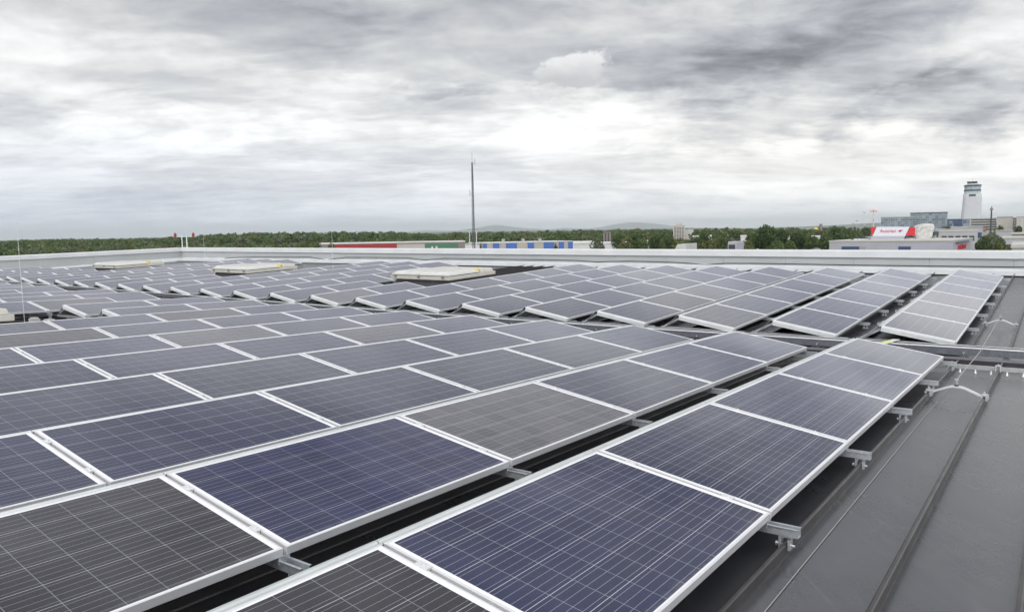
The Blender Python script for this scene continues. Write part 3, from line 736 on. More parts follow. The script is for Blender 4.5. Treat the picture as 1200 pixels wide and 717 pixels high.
# ------------------------------------------------------------------ trees
def leafy(name, c1, c2):
    m = bpy.data.materials.new(name); m.use_nodes = True; t = NT(m.node_tree)
    b = t.n('ShaderNodeBsdfPrincipled'); o = t.n('ShaderNodeOutputMaterial'); t.t.links.new(b.outputs[0], o.inputs[0])
    g = t.n('ShaderNodeNewGeometry'); 
    f = t.m('ADD', t.m('MULTIPLY', g.outputs['Random Per Island'], .5), t.m('MULTIPLY', t.noise(g.outputs['Position'], .05, 3, .6), .5))
    t.put(b.inputs['Base Color'], t.mix(t.step(f, .25, .75), c1+(1,), c2+(1,))); b.inputs['Roughness'].default_value = .7; b.inputs['Specular IOR Level'].default_value = .25
    tr = t.n('ShaderNodeBsdfTranslucent'); t.put(tr.inputs[0], t.mix(.5, t.mix(t.step(f, .25, .75), c1+(1,), c2+(1,)), (.10,.14,.03,1)))
    mx = t.n('ShaderNodeMixShader'); mx.inputs[0].default_value = .38; t.t.links.new(b.outputs[0], mx.inputs[1]); t.t.links.new(tr.outputs[0], mx.inputs[2]); t.t.links.new(mx.outputs[0], o.inputs[0])
    return m
LV = [leafy('leaves_dark', (.040,.068,.024), (.080,.115,.043)), leafy('leaves_mid', (.06,.098,.032), (.115,.155,.056)), leafy('leaves_olive', (.085,.10,.034), (.145,.15,.058)), leafy('leaves_grey', (.10,.12,.08), (.17,.19,.13))]
m_bark = mat('bark', (.07,.055,.04), .9)
def crown_pts(rng, n, lobes, flat=1.0):
    cs = []; 
    for i in range(lobes):
        a = rng.rand()*6.283; rr = rng.rand()**.5*.62; z = rng.rand()*1.1-.45
        s = (.34+.30*rng.rand())*(1-.35*abs(z))
        cs.append((rr*math.cos(a)*(1-.3*max(z,0)), rr*math.sin(a)*(1-.3*max(z,0)), z, s))
    cs.append((0,0,.0,.55)); cs.append((0,0,.55,.38))
    w = np.array([c[3]**2 for c in cs]); w /= w.sum(); idx = rng.choice(len(cs), n, p=w)
    d = rng.randn(n,3); d /= np.linalg.norm(d,axis=1)[:,None]; r = .72+.38*rng.rand(n)**.6
    c = np.array(cs)[idx]; P = c[:,:3]+d*(r*c[:,3])[:,None]*np.array([1,1,.85*flat]); return P, d, cs
def quads(P, d, size, rng):
    n = len(P); nr = d+rng.randn(n,3)*.42; nr /= np.linalg.norm(nr,axis=1)[:,None]
    a = np.cross(nr, rng.randn(n,3)); a /= np.linalg.norm(a,axis=1)[:,None]; b = np.cross(nr,a)
    s = size*(.6+.8*rng.rand(n,1)); q = .55+.5*rng.rand(n,1)
    V = np.stack([P-a*s*.9, P+b*s*q*.7, P+a*s, P-b*s*q*.6],1); return V     # n,4,3 leaf-shaped
def np_mesh(name, V, mats, mi=None):
    n = V.shape[0]; me = bpy.data.meshes.new(name); me.vertices.add(n*4); me.vertices.foreach_set('co', V.reshape(-1).astype(np.float32))
    me.loops.add(n*4); me.loops.foreach_set('vertex_index', np.arange(n*4,dtype=np.int32)); me.polygons.add(n)
    me.polygons.foreach_set('loop_start', np.arange(0,n*4,4,dtype=np.int32)); me.polygons.foreach_set('loop_total', np.full(n,4,dtype=np.int32))
    for m in mats: me.materials.append(m)
    if mi is not None: me.polygons.foreach_set('material_index', mi.astype(np.int32))
    me.update(); me.validate(); return me
rngT = np.random.RandomState(3)
TPL = [quads(*crown_pts(np.random.RandomState(20+i), 170, 8)[:2], .21, np.random.RandomState(40+i)) for i in range(8)]
def forest():
    # floodplain wood north of the roof: thousands of crowns that read as one mass
    tops = [(-80,282),(0,281.2),(25,280.2),(60,279.2),(95,279.6),(150,278.8),(180,277.6),(222,275.4),(260,273.6),(300,271.8),(345,271.2),(400,270.6),(445,270.4),(470,271.8),(510,272.6),(530,271.6),(570,270.8),(640,269.8),(700,268.8),(760,267.8),(830,266.8),(900,266.5),(960,265.6),(1020,264.6),(1100,263.6),(1240,262.4)]
    tp, ty = zip(*tops); out = []; mis = []
    rng = np.random.RandomState(11)
    def put(n, px0, px1, D0, D1, hf, sp, wf=1.0, weights=(.45,.33,.14,.08)):
        for _ in range(n):
            px = px0+(px1-px0)*rng.rand(); D = math.sqrt(D0*D0+(D1*D1-D0*D0)*rng.rand())
            if px > 640 and rng.rand() < (px-640)/900: continue
            top = np.interp(px, tp, ty); full = at(px, top, D).z
            h = hf(px, D, full, rng)
            if 780 < px < 815 and D < 710: h = min(h, at(px, 280.5, D).z)
            if 700 < px < 722 and D < 425: h = min(h, at(px, 286, D).z)
            if h < 2.5: continue
            rad = (.34+.16*rng.rand())*min(h,15)*wf; g = at(px, 270, D)
            T = TPL[rng.randint(8)]; a = rng.rand()*6.283; ca, sa = math.cos(a), math.sin(a)
            Rm = np.array([[ca,-sa,0],[sa,ca,0],[0,0,1]])
            V = (T.reshape(-1,3)@Rm.T)*np.array([rad,rad,h*.44])+np.array([g.x,g.y,h*.54])
            out.append(V.reshape(-1,4,3)); mis.append(np.full(len(T), rng.choice(4,p=weights)))
    put(1500, -60, 1230, 780, 1500, lambda px,D,f,r: max(6, f*(.66+.40*r.rand()**1.3)), 0, 1.25)
    put(1500, -60, 1000, 480, 800, lambda px,D,f,r: max(6, min(f,17)*(.70+.25*r.rand())), 0, 1.1)
    put(900, -60, 470, 330, 500, lambda px,D,f,r: 4.5+5.5*r.rand(), 0, 1.2, (.2,.25,.25,.30))
    put(420, 440, 720, 420, 560, lambda px,D,f,r: 7+4*r.rand(), 0, 1.1, (.3,.35,.2,.15))
    put(380, 700, 1010, 330, 640, lambda px,D,f,r: 5+6*r.rand(), 0, 1.1, (.3,.35,.25,.10))
    V = np.concatenate(out); mi = np.concatenate(mis)
    o = bpy.data.objects.new('forest', np_mesh('forest', V, LV, mi)); C.objects.link(o)
    tag(o, 'dense green floodplain wood stretching along the horizon beyond the roof', 'forest', kind='stuff'); print('forest quads', len(V))
forest()
# single trees that can be told apart
CR = {}
def crown_mesh(v, n=1500, size=.115):
    if v in CR: return CR[v]
    rng = np.random.RandomState(100+v); P, d, cs = crown_pts(rng, n, 11, 1.0+.15*(v%3))
    CR[v] = quads(P, d, size, rng); return CR[v]
trk = MB(); 
def trunk_mesh():
    m = MB(); m.tube((0,0,0),(.01,.0,.30), .035, 8, .026); m.tube((.01,0,.30),(.0,.02,.62), .026, 8, .012)
    for a in range(5): m.tube((.01,0,.26+.05*a),(.22*math.cos(a*2.1),.22*math.sin(a*2.1),.50+.05*a), .014, 6, .005)
    return m
tk0 = trunk_mesh().build('trunk', m_bark)
cmesh = {}
def tree(px, top, D, wpx, leaf, v, label, group=None):
    P = at(px, top, D); h = P.z; rad = wpx/F*D/2
    e = empty('tree', label, 'tree', Matrix.Translation((P.x,P.y,0)), group)
    inst(tk0, e, Matrix.Diagonal((h,h,h,1)))
    key = (v, leaf)
    if key not in cmesh: cmesh[key] = np_mesh('crown', crown_mesh(v), [LV[leaf]])
    o = bpy.data.objects.new('crown', cmesh[key]); C.objects.link(o); o.parent = e
    hz = min(h*.46, max(rad*1.2, h*.30))
    o.matrix_local = Matrix.Translation((0,0,h-hz*.96)) @ Matrix.Rotation(v*1.3+px, 4, 'Z') @ Matrix.Diagonal((rad,rad,hz,1))
T_ = [(897,262,230,34,0,0,'tall dense dark green tree standing highest right of the tower block'),
 (916,268,250,22,0,1,'dark green tree leaning against the right side of the tallest tree'),
 (880,272,240,20,1,2,'mid green tree at the left foot of the tallest tree'),
 (980,263.5,260,30,0,3,'broad dark green tree left of the hall with the red and white sign'),
 (966,273,230,22,1,4,'rounded mid green tree directly left of the grey hall corner'),
 (937,271,250,24,0,5,'dark tree in front of the small white house right of the tallest tree'),
 (951,276,240,18,1,6,'small green tree between the white roof and the grey hall'),
 (700,279.5,200,19,3,7,'rounded olive grey bush-like tree above the parapet beside the low white hall'),
 (731,281,210,26,2,8,'low olive green tree right of the dark grey chimney block'),
 (752,279,215,24,1,9,'green tree left of the white vent hood'),
 (768,276,230,20,0,10,'dark tree just above the white vent hood'),
 (797,279,190,24,2,11,'olive tree standing in front of the beige tower block'),
 (815,276,210,22,0,12,'dark rounded tree at the right foot of the beige tower block'),
 (832,280,200,26,2,13,'wide olive tree left of the grey air unit'),
 (846,277,230,20,1,14,'green tree behind the grey air unit'),
 (862,279,200,22,3,15,'pale grey green tree right of the grey air unit'),
 (876,282,190,18,2,16,'low olive tree below the tallest tree'),
 (912,282,190,22,1,17,'low green bushy tree right below the tallest tree'),
 (926,281,190,18,1,18,'low green tree right of the small white house'),
 (1003,270,330,20,1,19,'green tree behind the left end of the grey hall'),
 (1014,266,340,16,0,20,'small dark tree left of the slim orange mast'),
 (1153,275,190,18,0,21,'dark green tree right of the hall with the red lettering'),
 (1163,272,200,20,3,22,'grey green broad tree in front of the garage, right of the hall'),
 (1173,279,190,14,1,23,'smaller green tree right of the two trees beside the hall'),
 (1176,285,150,18,2,24,'low yellow green bush above the parapet at the right'),
 (1189,285,150,14,1,25,'low rounded green bush nearest the right picture edge'),
 (1172,264,420,10,1,26,'small green tree at the foot of the beige silo building'),
 (1194,264,420,11,0,27,'dark tree in front of the pale block at the right picture edge'),
 (1112,266,520,9,0,28,'small dark tree under the navy glass block'),
 (824,271.5,330,20,0,29,'dark green tree top in front of white roofs right of the tower block'),
 (847,270.5,330,18,1,30,'green tree top between white roofs left of the tallest tree'),
 (863,270,340,18,0,31,'dark tree top left behind the tallest tree'),
 (785,274,330,16,1,32,'green tree left of the beige tower block'),
 (745,273.5,320,18,0,33,'dark green tree right of the dark grey chimney block, farther back'),
 (724,275,300,16,0,34,'dark conifer-like tree close right of the dark grey chimney block'),
 (651,285,170,8,1,35,'tiny green tree before the blue striped hall'),
 (388,283.5,175,14,2,36,'yellow green bush at the left end of the red hall'),
 (372,285,180,12,1,37,'low green bush left of the red hall'),
 (140,284,180,12,3,38,'pale grey green bush behind the left parapet'),
 (120,285.5,180,18,3,39,'low pale bush behind the left parapet, farther left'),
 (151,285,175,12,2,40,'yellowish bush behind the left parapet near its middle')]
for i, (px, top, D, w, lf, v, lab) in enumerate(T_): tree(px, top, D, w, lf, i % 9, lab)
bpy.data.objects.remove(tk0)

# ------------------------------------------------------------------ buildings beyond the roof
B_ = {k: mat('facade_'+k, c, r, 0, .12, v) for k, c, r, v in [('white',(.56,.56,.545),.6,.3),('grey',(.35,.35,.39),.5,.25),('beige',(.48,.44,.40),.8,.3),('stone',(.40,.38,.34),.8,.4),('brown',(.20,.17,.165),.8,.4),
     ('red',(.27,.018,.02),.5,.3),('green',(.05,.15,.085),.5,.3),('blue',(.05,.125,.40),.5,.4),('sand',(.40,.37,.33),.6,.3),('navy',(.035,.055,.13),.3,.3),('dark',(.035,.037,.045),.4,.4),('roofgrey',(.30,.30,.30),.8,.3),('signred',(.50,.010,.015),.45,.3),('concrete',(.42,.41,.38),.8,.3),('terminal',(.36,.36,.37),.6,.2)]}
def glass_facade(name, a, b):
    m = bpy.data.materials.new(name); m.use_nodes = True; t = NT(m.node_tree); bs = t.n('ShaderNodeBsdfPrincipled'); o = t.n('ShaderNodeOutputMaterial'); t.t.links.new(bs.outputs[0], o.inputs[0])
    tc = t.n('ShaderNodeTexCoord').outputs['Object']; br = t.n('ShaderNodeTexWhiteNoise'); 
    t.put(br.inputs['Vector'], t.vm('FLOOR', t.vm('MULTIPLY', tc, (.28,.28,.28)))); t.put(bs.inputs['Base Color'], t.mix(br.outputs[0], a+(1,), b+(1,))); bs.inputs['Roughness'].default_value = .15; bs.inputs['Specular IOR Level'].default_value = .7
    return m
m_of = glass_facade('office_glass', (.05,.075,.10), (.20,.26,.30)); m_teal2 = glass_facade('tower_glass', (.14,.22,.24), (.26,.34,.36))
def house(name, label, px0, px1, py, D, dep, wall='white', roof='roofgrey', bands=(), cat='building', lip=.4, cols=0, gm=None, rot=0):
    """box building: wall body, roof slab, window bands given as (f0,f1,z0 frac,z1 frac,material)"""
    def sl_(px): r = ray(px, py); return r[0]/r[1]
    phi = math.atan((sl_(px0)+sl_(px1))/2)+rot
    a = at(px0, py, D); h = a.z; cp, sp_ = math.cos(phi), math.sin(phi)
    w = (sl_(px1)*a.y-a.x)/(cp+sl_(px1)*sp_); cx, cy = a.x+cp*w/2, a.y-sp_*w/2
    e = empty(name, label, cat, Matrix.Translation((cx,cy,0)) @ Matrix.Rotation(-phi, 4, 'Z'))
    m = MB(); m.box((-w/2,0,-.3),(w/2,dep,h-lip)); m.build('wall', B_.get(wall) if isinstance(wall,str) else wall, e)
    m = MB(); m.box((-w/2-lip*.3,-lip*.3,h-lip),(w/2+lip*.3,dep+.3,h)); m.build('roof', B_[roof] if isinstance(roof,str) else roof, e)
    for (f0,f1,z0,z1,mm) in bands:
        m = MB(); x0, x1 = -w/2+f0*w, -w/2+f1*w
        if cols:
            n = max(1,int(round((x1-x0)/cols)))
            for i in range(n): m.box((x0+(i+.12)*(x1-x0)/n,-.08,z0*h),(x0+(i+.88)*(x1-x0)/n,.05,z1*h))
        else: m.box((x0,-.12,z0*h),(x1,.05,z1*h))
        m.build('window_band', B_[mm] if isinstance(mm,str) else mm, e)
    return e, w, h
# long logistics hall with coloured fronts
e, w, h = house('warehouse', 'long low hall with dark red, grey and green front sections', 372, 545, 285.2, 300, 16, 'brown', 'white', lip=.45)
for f0, f1, mm, z in ((.09,.53,'red',.93),(.72,.95,'green',.90)):
    m = MB(); m.box((-w/2+f0*w,-.2,0),(-w/2+f1*w,.05,h*z)); m.build('front_panel', B_[mm], e)
m = MB(); m.box((-w/2+.53*w,-.15,0),(-w/2+.72*w,.05,h*.90)); m.build('front_panel', B_['sand'], e)
for x in (.765,.795):
    m = MB(); m.box((-w/2+x*w,-.3,h*.70),(-w/2+(x+.012)*w,-.205,h*.79)); m.build('white_mark', B_['white'], e)
e, w, h = house('warehouse', 'long striped hall with alternating blue and sand coloured panels', 565.5, 671, 284.4, 255, 14, 'sand', 'white', lip=.3, rot=R(-24))
for a, b in ((566,570),(577,584),(592,604),(617,624),(636,648),(654,660),(665.5,671)):
    f0, f1 = (a-565.5)/105.5, (b-565.5)/105.5
    m = MB(); m.box((-w/2+f0*w,-.25,.3),(-w/2+f1*w,.05,h-.33)); m.build('blue_panel', B_['blue'], e)
for x in (.25,.47,.66):
    m = MB(); m.box((-w/2+x*w,3,h),(-w/2+x*w+.8,4,h+1.1)); m.build('roof_vent', B_['roofgrey'], e)
house('small_building', 'small white block at the foot of the lattice mast', 545, 562, 285.5, 255, 10, 'white', 'roofgrey', [(.1,.4,.4,.7,'dark'),(.6,.85,.4,.7,'dark')])
house('warehouse', 'low white hall right of the blue striped hall', 671, 696, 284.2, 290, 40, 'white', 'white', [(.05,.95,.35,.5,'grey')], lip=.6)
house('small_building', 'low white hall at the foot of the dark grey chimney block', 700, 735, 284.5, 300, 25, 'white', 'white', [(.3,.9,.4,.7,'sand')], lip=.5)
e, w, h = house('chimney_block', 'dark brown grey concrete block tower above the white halls', 707, 716, 272, 420, 5, 'brown', 'brown', [(.2,.35,.1,.95,'dark'),(.6,.75,.1,.95,'dark')], cat='tower')
# beige residential tower block
e, w, h = house('tower_block', 'beige high-rise tower block with rows of windows above the trees', 789, 802.5, 264.4, 700, 14, 'beige', 'stone', [(.06,.94,z/13,(z+.55)/13,'dark') for z in range(3,12)], cols=2.2, lip=.8)
m = MB(); m.box((-w*.3,4,h),(w*.3,10,h+2.0)); m.build('lift_house', B_['stone'], e)
m = MB(); m.box((w/2,3,0),(w/2+8,14,h-3.6)); m.build('side_wing', B_['concrete'], e)
# white roofs among the trees
for px0, px1, py, D, lab in [(756,765,282,330,'small white roof among trees left of the vent hood'),(812,822,276.5,380,'small white house right of the beige tower block'),(826,834,275.6,420,'white roof among trees halfway to the tallest tree'),(845,853,275.4,430,'second white roof left of the tallest tree'),
    (868,889,276,300,'white house half hidden left behind the tallest tree'),(918,932,277,270,'white house with dark windows right of the tallest tree'),(951,965,276.5,300,'white flat house left of the grey hall'),(916,931,267.3,900,'long pale roof far beyond the tallest tree'),(944,952,268,900,'pale distant roof near the yellow silo'),
    (1000,1018,276.2,420,'white flat shed behind the left end of the grey hall')]:
    house('white_house', lab, px0, px1, py, D, 14, 'white', 'white', [(.15,.85,.30,.55,'dark')], lip=.5, cols=2.5)
house('dark_house', 'dark flat building under the white house left of the grey hall', 948, 968, 280.5, 240, 12, 'dark', 'roofgrey', [(.1,.9,.45,.7,'grey')])
e = empty('yellow_silo', 'small yellow silo with a dark vent tower beyond the trees', 'silo', Matrix.Translation(at(956,275,700)*1.0)); e.location.z = 0
m = MB(); zt = at(956,266.6,700).z; m.tube((0,0,0),(0,0,zt-1.5), 2.2, 14); m.tube((0,0,zt-1.5),(0,0,zt), 2.2, 14, .6); m.build('silo_body', mat('silo_yellow', (.60,.45,.08), .5), e)
m = MB(); m.box((3.5,-1,0),(5.5,1,at(960,262.5,700).z)); m.build('vent_tower', B_['brown'], e)

# grey hall with the red and white roof sign
Ds = 200
sl_m = (ray(972,282)[0]/ray(972,282)[1]+ray(1117,282)[0]/ray(1117,282)[1])/2
HPHI = R(38)
e, w, h = house('office_hall', 'grey hall with dark window strips and red lettering on its right side', 972, 1117, 282.0, Ds, 36, 'grey', 'concrete', lip=.35, rot=HPHI-math.atan(sl_m))
def hx(px):
    r = ray(px, 285); k = r[0]/r[1]; c = e.matrix_world @ Vector((-w/2,0,0)); return (k*c.y-c.x)/(math.cos(HPHI)+k*math.sin(HPHI))-w/2
zb1, zb0 = at(990,288.6,Ds).z, at(990,293,Ds).z
for a, b in ((986.5,1007),(1007.5,1014),(1053,1067.5)):
    m = MB(); m.box((hx(a),-.12,zb0-.6),(hx(b),.05,zb1)); m.build('window_band', B_['navy' if b-a > 8 else 'roofgrey'], e)
xr = w/2
def wp(s_, o, z): return (xr+o, s_, z)
def stroke(mb, s0, s1, z0, z1): mb.box((xr+.03,s0*36/19,z0),(xr+.16,s1*36/19,z1))
mb = MB(); z0, z1 = h-2.55, h-1.45
s = 4.2
for g in ('DHMIT'):
    st = .34; wl = 1.5
    stroke(mb, s, s+st, z0, z1)
    if g in 'DHM': stroke(mb, s+wl-st, s+wl, z0+(.15 if g == 'D' else 0), z1-(.15 if g == 'D' else 0))
    if g == 'D': stroke(mb, s+st, s+wl-st, z0, z0+.3); stroke(mb, s+st, s+wl-st, z1-.3, z1)
    if g == 'H': stroke(mb, s+st, s+wl-st, (z0+z1)/2-.15, (z0+z1)/2+.15)
    if g == 'M': stroke(mb, s+wl/2-st/2, s+wl/2+st/2, z0+.4, z1); stroke(mb, s+st, s+wl-st, z1-.25, z1)
    if g == 'T': stroke(mb, s+st, s+wl, z1-.3, z1)
    s += wl+.5 if g not in 'I' else st+.5
mb.build('red_lettering', B_['signred'], e)
for z in (h-1.0,):
    mb = MB(); stroke(mb, 2.2, 14.5, z-.1, z+.35); mb.build('window_band', B_['navy'], e)
# billboard on the hall roof
bb = empty('roof_sign', 'white slanted roof sign with red ends and red lettering on the grey hall', 'sign', Matrix.Translation((0,Ds+5,h)))
def sp(px, py): p = at(px, py, Ds+5); return (p.x, p.z-h)
def plate(name, pts, y0, y1, m):
    q = [sp(*p) for p in pts]; mb = MB(); n = len(q); vs = [(x,y0,z) for x,z in q]+[(x,y1,z) for x,z in q]
    mb.add(vs, [(i,(i+1)%n,n+(i+1)%n,n+i) for i in range(n)]+[tuple(range(n-1,-1,-1)), tuple(range(n,2*n))]); return mb.build(name, m, bb)
m_sgn = mat('sign_white', (.55,.55,.60), .5, 0, .05, 2)
plate('sign_panel', [(1023,276.8),(1060.5,276.8),(1066,265.8),(1027.5,265.8)], 0, .25, m_sgn)
plate('red_end', [(1020.2,266.3),(1026.7,266.3),(1022.0,276.6)], .02, .22, B_['signred'])
plate('red_end', [(1061.6,276.0),(1067,266.3),(1072.6,266.3),(1072.6,276.0)], .02, .22, B_['signred'])
plate('base_box', [(1020.5,281.6),(1059.5,281.6),(1059.5,277.0),(1021,277.0)], -.15, 3.5, B_['grey'])
def text(body, px0, px1, py, y, m, parent, bold=.004):
    cu = bpy.data.curves.new('lettering', 'FONT'); cu.body = body; cu.extrude = .02; cu.offset = bold; cu.align_x = 'LEFT'
    o = bpy.data.objects.new('lettering', cu); C.objects.link(o); bpy.context.view_layer.update()
    me = bpy.data.meshes.new_from_object(o.evaluated_get(bpy.context.evaluated_depsgraph_get())); bpy.data.objects.remove(o)
    o = bpy.data.objects.new('lettering', me); C.objects.link(o); me.materials.clear(); me.materials.append(m)
    xs = [v.co.x for v in me.vertices]; w_ = max(xs)-min(xs); a, b = sp(px0, py), sp(px1, py); s = (b[0]-a[0])/w_
    o.parent = parent; o.matrix_local = Matrix.Translation((a[0],y,a[1])) @ Matrix.Rotation(R(90),4,'X') @ Matrix.Scale(s,4); return o
text('Austrian', 1031, 1049.5, 272.6, -.03, B_['signred'], bb, .0)
plate('arrow_mark', [(1052.5,271.6),(1053.5,269.6),(1058.5,269.4),(1055.2,271.2)], -.06, -.005, B_['signred'])
plate('arrow_mark', [(1053,272.6),(1055.8,271.3),(1057.4,269.7),(1054.6,272.2)], -.07, -.012, B_['dark'])
# bulky white wrapped plant on the same roof
e = empty('wrapped_unit', 'bulky white sheeted roof unit right of the red and white sign', 'roof unit', Matrix.Translation((at(1085,281,Ds+6).x,Ds+6,h)))
m = MB(); k = 18; wv = (at(1097,281,Ds+6).x-at(1074,281,Ds+6).x)/2; hv = at(1085,262.4,Ds+6).z-h
rg = np.random.RandomState(4); prof = [(-1,0),(-1.0,.35),(-.93,.55),(-.62,.80),(-.2,.97),(.35,1.0),(.82,.98),(.95,.85),(.86,.45),(.6,.12),(.55,0)]
n = len(prof); ysn = [0,.7,2.2,3.6,4.4]; sc_y = [.93,1,1.02,1,.92]
for y, s in zip(ysn, sc_y):
    for x, z in prof: m.v.append((x*wv*s+rg.randn()*.07, y+rg.randn()*.10, max(0,z*hv*s+(rg.randn()*.06 if z > 0 else 0))))
for j in range(4):
    for i in range(n-1): m.f.append((j*n+i,j*n+i+1,(j+1)*n+i+1,(j+1)*n+i)); m.mi.append(0)
m.f += [tuple(range(n-1,-1,-1)), tuple(range(4*n,5*n))]; m.mi += [0,0]
m.build('sheeting', mat('white_sheeting', (.52,.51,.49), .6, 0, .35, 1.2), e)
m = MB(); m.box((wv*.78,-.2,.9),(wv*1.25,1.2,1.9)); m.build('fan_box', B_['dark'], e)
for px0, px1, py, lab in ((1000,1019,278.9,'low dark roof plant left of the sign on the grey hall'),(1061,1073,279.3,'low cluttered roof plant under the right red sign end')):
    e = empty('roof_plant', lab, 'roof unit', Matrix.Translation((at(px0,281,Ds+7).x,Ds+7,h))); m = MB(); wq = at(px1,281,Ds+7).x-at(px0,281,Ds+7).x
    for i in range(4): m.box((wq*(i+.08)/4,0,0),(wq*(i+.8)/4,1.6,.45+.22*(i%3)))
    m.build('housing', B_['dark'], e); m = MB(); m.box((0,-.3,.0),(wq,-.2,.25)); m.build('rail', B_['white'], e)

# glass office park, navy block, control tower, garage and blocks at the right
e, w, h = house('office_park', 'blue grey glass office building, lower left block of two', 1032.5, 1072, 254.5, 900, 30, m_of, 'roofgrey', [(0,1,z/9,(z+.10)/9,'concrete') for z in range(3,9)]+[(x/14,(x+.08)/14,.3,.96,'roofgrey') for x in range(1,14)], lip=1.0)
e, w, h = house('office_park', 'taller blue grey glass office building behind the white sheeted unit', 1067, 1110.5, 249.4, 960, 40, m_of, 'dark', [(0,1,z/11,(z+.09)/11,'concrete') for z in range(3,11)]+[(x/16,(x+.07)/16,.3,.96,'dark') for x in range(1,16)], lip=1.2)
house('glass_block', 'navy blue glass block between office building and control tower', 1110, 1129, 256.8, 1050, 30, 'navy', 'dark', [(.1,.4,.5,.9,m_of)], lip=.8)
house('glass_block', 'pale blue glass block at the left foot of the control tower', 1128, 1137, 256.4, 1000, 30, m_of, 'roofgrey', lip=.8)
def tower():
    D = 1500; p = at(1137.8, 260, D); e = empty('control_tower', 'tall white airport control tower with dark glass cab levels', 'control tower', Matrix.Translation((p.x,D,0)) @ Matrix.Rotation(-math.atan2(p.x,D), 4, 'Z'))
    def Z(py): return at(1138, py, D).z
    def X(px): return px/F*D
    def ring(mb, levels, n=24, sq=.0):
        vs = []; 
        for (z, a, b, ox) in levels:
            for i in range(n):
                t = 2*math.pi*(i+.5)/n; c, s_ = math.cos(t), math.sin(t); q = (abs(c)**4+abs(s_)**4)**-.25
                vs.append((ox+a*c*q, b*s_*q, z))
        fs = []
        for j in range(len(levels)-1):
            for i in range(n): fs.append((j*n+i, j*n+(i+1)%n, (j+1)*n+(i+1)%n, (j+1)*n+i))
        fs += [tuple(range(n-1,-1,-1)), tuple(range((len(levels)-1)*n, len(levels)*n))]; mb.add(vs, fs)
    m = MB(); lv = []; z0, z1 = 0, Z(231)
    nb_ = 22
    for i in range(nb_):
        f0 = i/nb_; f1 = (i+.86)/nb_
        for f, d_ in ((f0,0),(f1,0),(f1,-.35),((i+1)/nb_,-.35)):
            a = X(9.2)*(1-f)+X(8.2)*f+d_; lv.append((z0+(z1-z0)*f, a*1.14, a, -X(.7)*(1-f)+X(.4)))
    ring(m, lv); m.build('shaft', mat('tower_membrane', (.50,.51,.54), .55, 0, .08, .1), e)
    k = 1.14
    m = MB(); ring(m, [(Z(231),X(8.1*k),X(8),X(.4)),(Z(227.6),X(8.1*k),X(8),X(.4))]); m.build('collar', B_['white'], e)
    m = MB(); m.box((-X(3.0),-X(8.4),Z(230.2)),(X(3.6),-X(7.0),Z(227.9))); m.build('balcony_opening', B_['dark'], e)
    for za, zb, wd_, mm, nm in ((227.6,224.2,7.2,mat('pale_teal_panel', (.36,.43,.45), .4),'panel_level'),(224.2,222.6,7.5,B_['dark'],'floor_ledge'),(222.6,218.8,7.2,m_teal2,'glazed_level'),(218.8,216.9,7.6,B_['dark'],'floor_ledge'),(216.9,215.4,4.8,B_['white'],'cab_base')):
        m = MB(); ring(m, [(Z(za),X(wd_*k),X(wd_),X(.2)),(Z(zb),X((wd_+.1)*k),X(wd_+.1),X(.2))]); m.build(nm, mm, e)
    m = MB(); ring(m, [(Z(215.4),X(4.6),X(4.5),-X(.4)),(Z(213.0),X(5.5),X(5.2),-X(.4))]); m.build('cab_glass', B_['dark'], e)
    m = MB(); ring(m, [(Z(213.0),X(5.3),X(5.1),-X(.4)),(Z(212.0),X(4.2),X(4.0),-X(.4))]); m.build('cab_roof', B_['white'], e)
    m = MB(); m.tube((0,0,Z(212.4)),(0,0,Z(208.6)), 1.0, 8, .3); m.build('antenna', B_['white'], e)
tower()
e, w, h = house('parking_garage', 'multi-storey garage with white floor bands and dark openings', 1136.5, 1168, 255.8, 760, 40, 'concrete', 'concrete', [(.05,1.0,z/8,(z+.52)/8,'dark') for z in range(3,8)], lip=.5)
m = MB(); m.box((-w*.15,-1.2,h*.35),(w*.12,-.6,h*.52)); m.build('orange_banner', mat('faded_orange', (.40,.14,.06), .6), e)
house('silo_building', 'pale beige windowless block right of the garage', 1168.5, 1187, 254.2, 720, 40, 'stone', 'brown', lip=.8)
house('stair_tower', 'narrow dark banded block between two pale buildings', 1187, 1191.5, 255, 715, 12, 'concrete', 'brown', [(.1,.9,z/8,(z+.6)/8,'brown') for z in range(2,8)])
house('pale_block', 'pale stone block at the right picture edge', 1191.5, 1215, 253.8, 700, 40, 'stone', 'stone', [(.2,.35,.3,.9,'concrete')])
for a in ((1114,1135,265.6,480,'white flat terminal shed below the navy block'),(1133,1152,266,430,'dark grey flat shed with pale roof before the garage'),(1100,1146,270.5,400,'low pale terminal wing behind the red lettering'),(1167,1187,270,330,'white flat building below the beige block'),
          (1186,1215,273,300,'long low building with a brown front at the right edge'),(1174,1215,278,250,'pale ribbed low hall above the parapet at right'),(1186,1215,287,120,'grey shed roof peeping over the parapet at far right'),(1096,1114,268.5,520,'small grey flat building right of the sheeted unit')):
    dk = 'dark grey' in a[4]
    house('low_building', a[4], a[0], a[1], a[2], a[3], 25, 'grey' if dk else ('brown' if 'brown' in a[4] else 'terminal'), 'roofgrey' if a[0] % 2 else 'concrete', [(.06,.94,.45,.72,'navy' if dk else 'dark')], lip=.5, cols=0 if dk else 3)

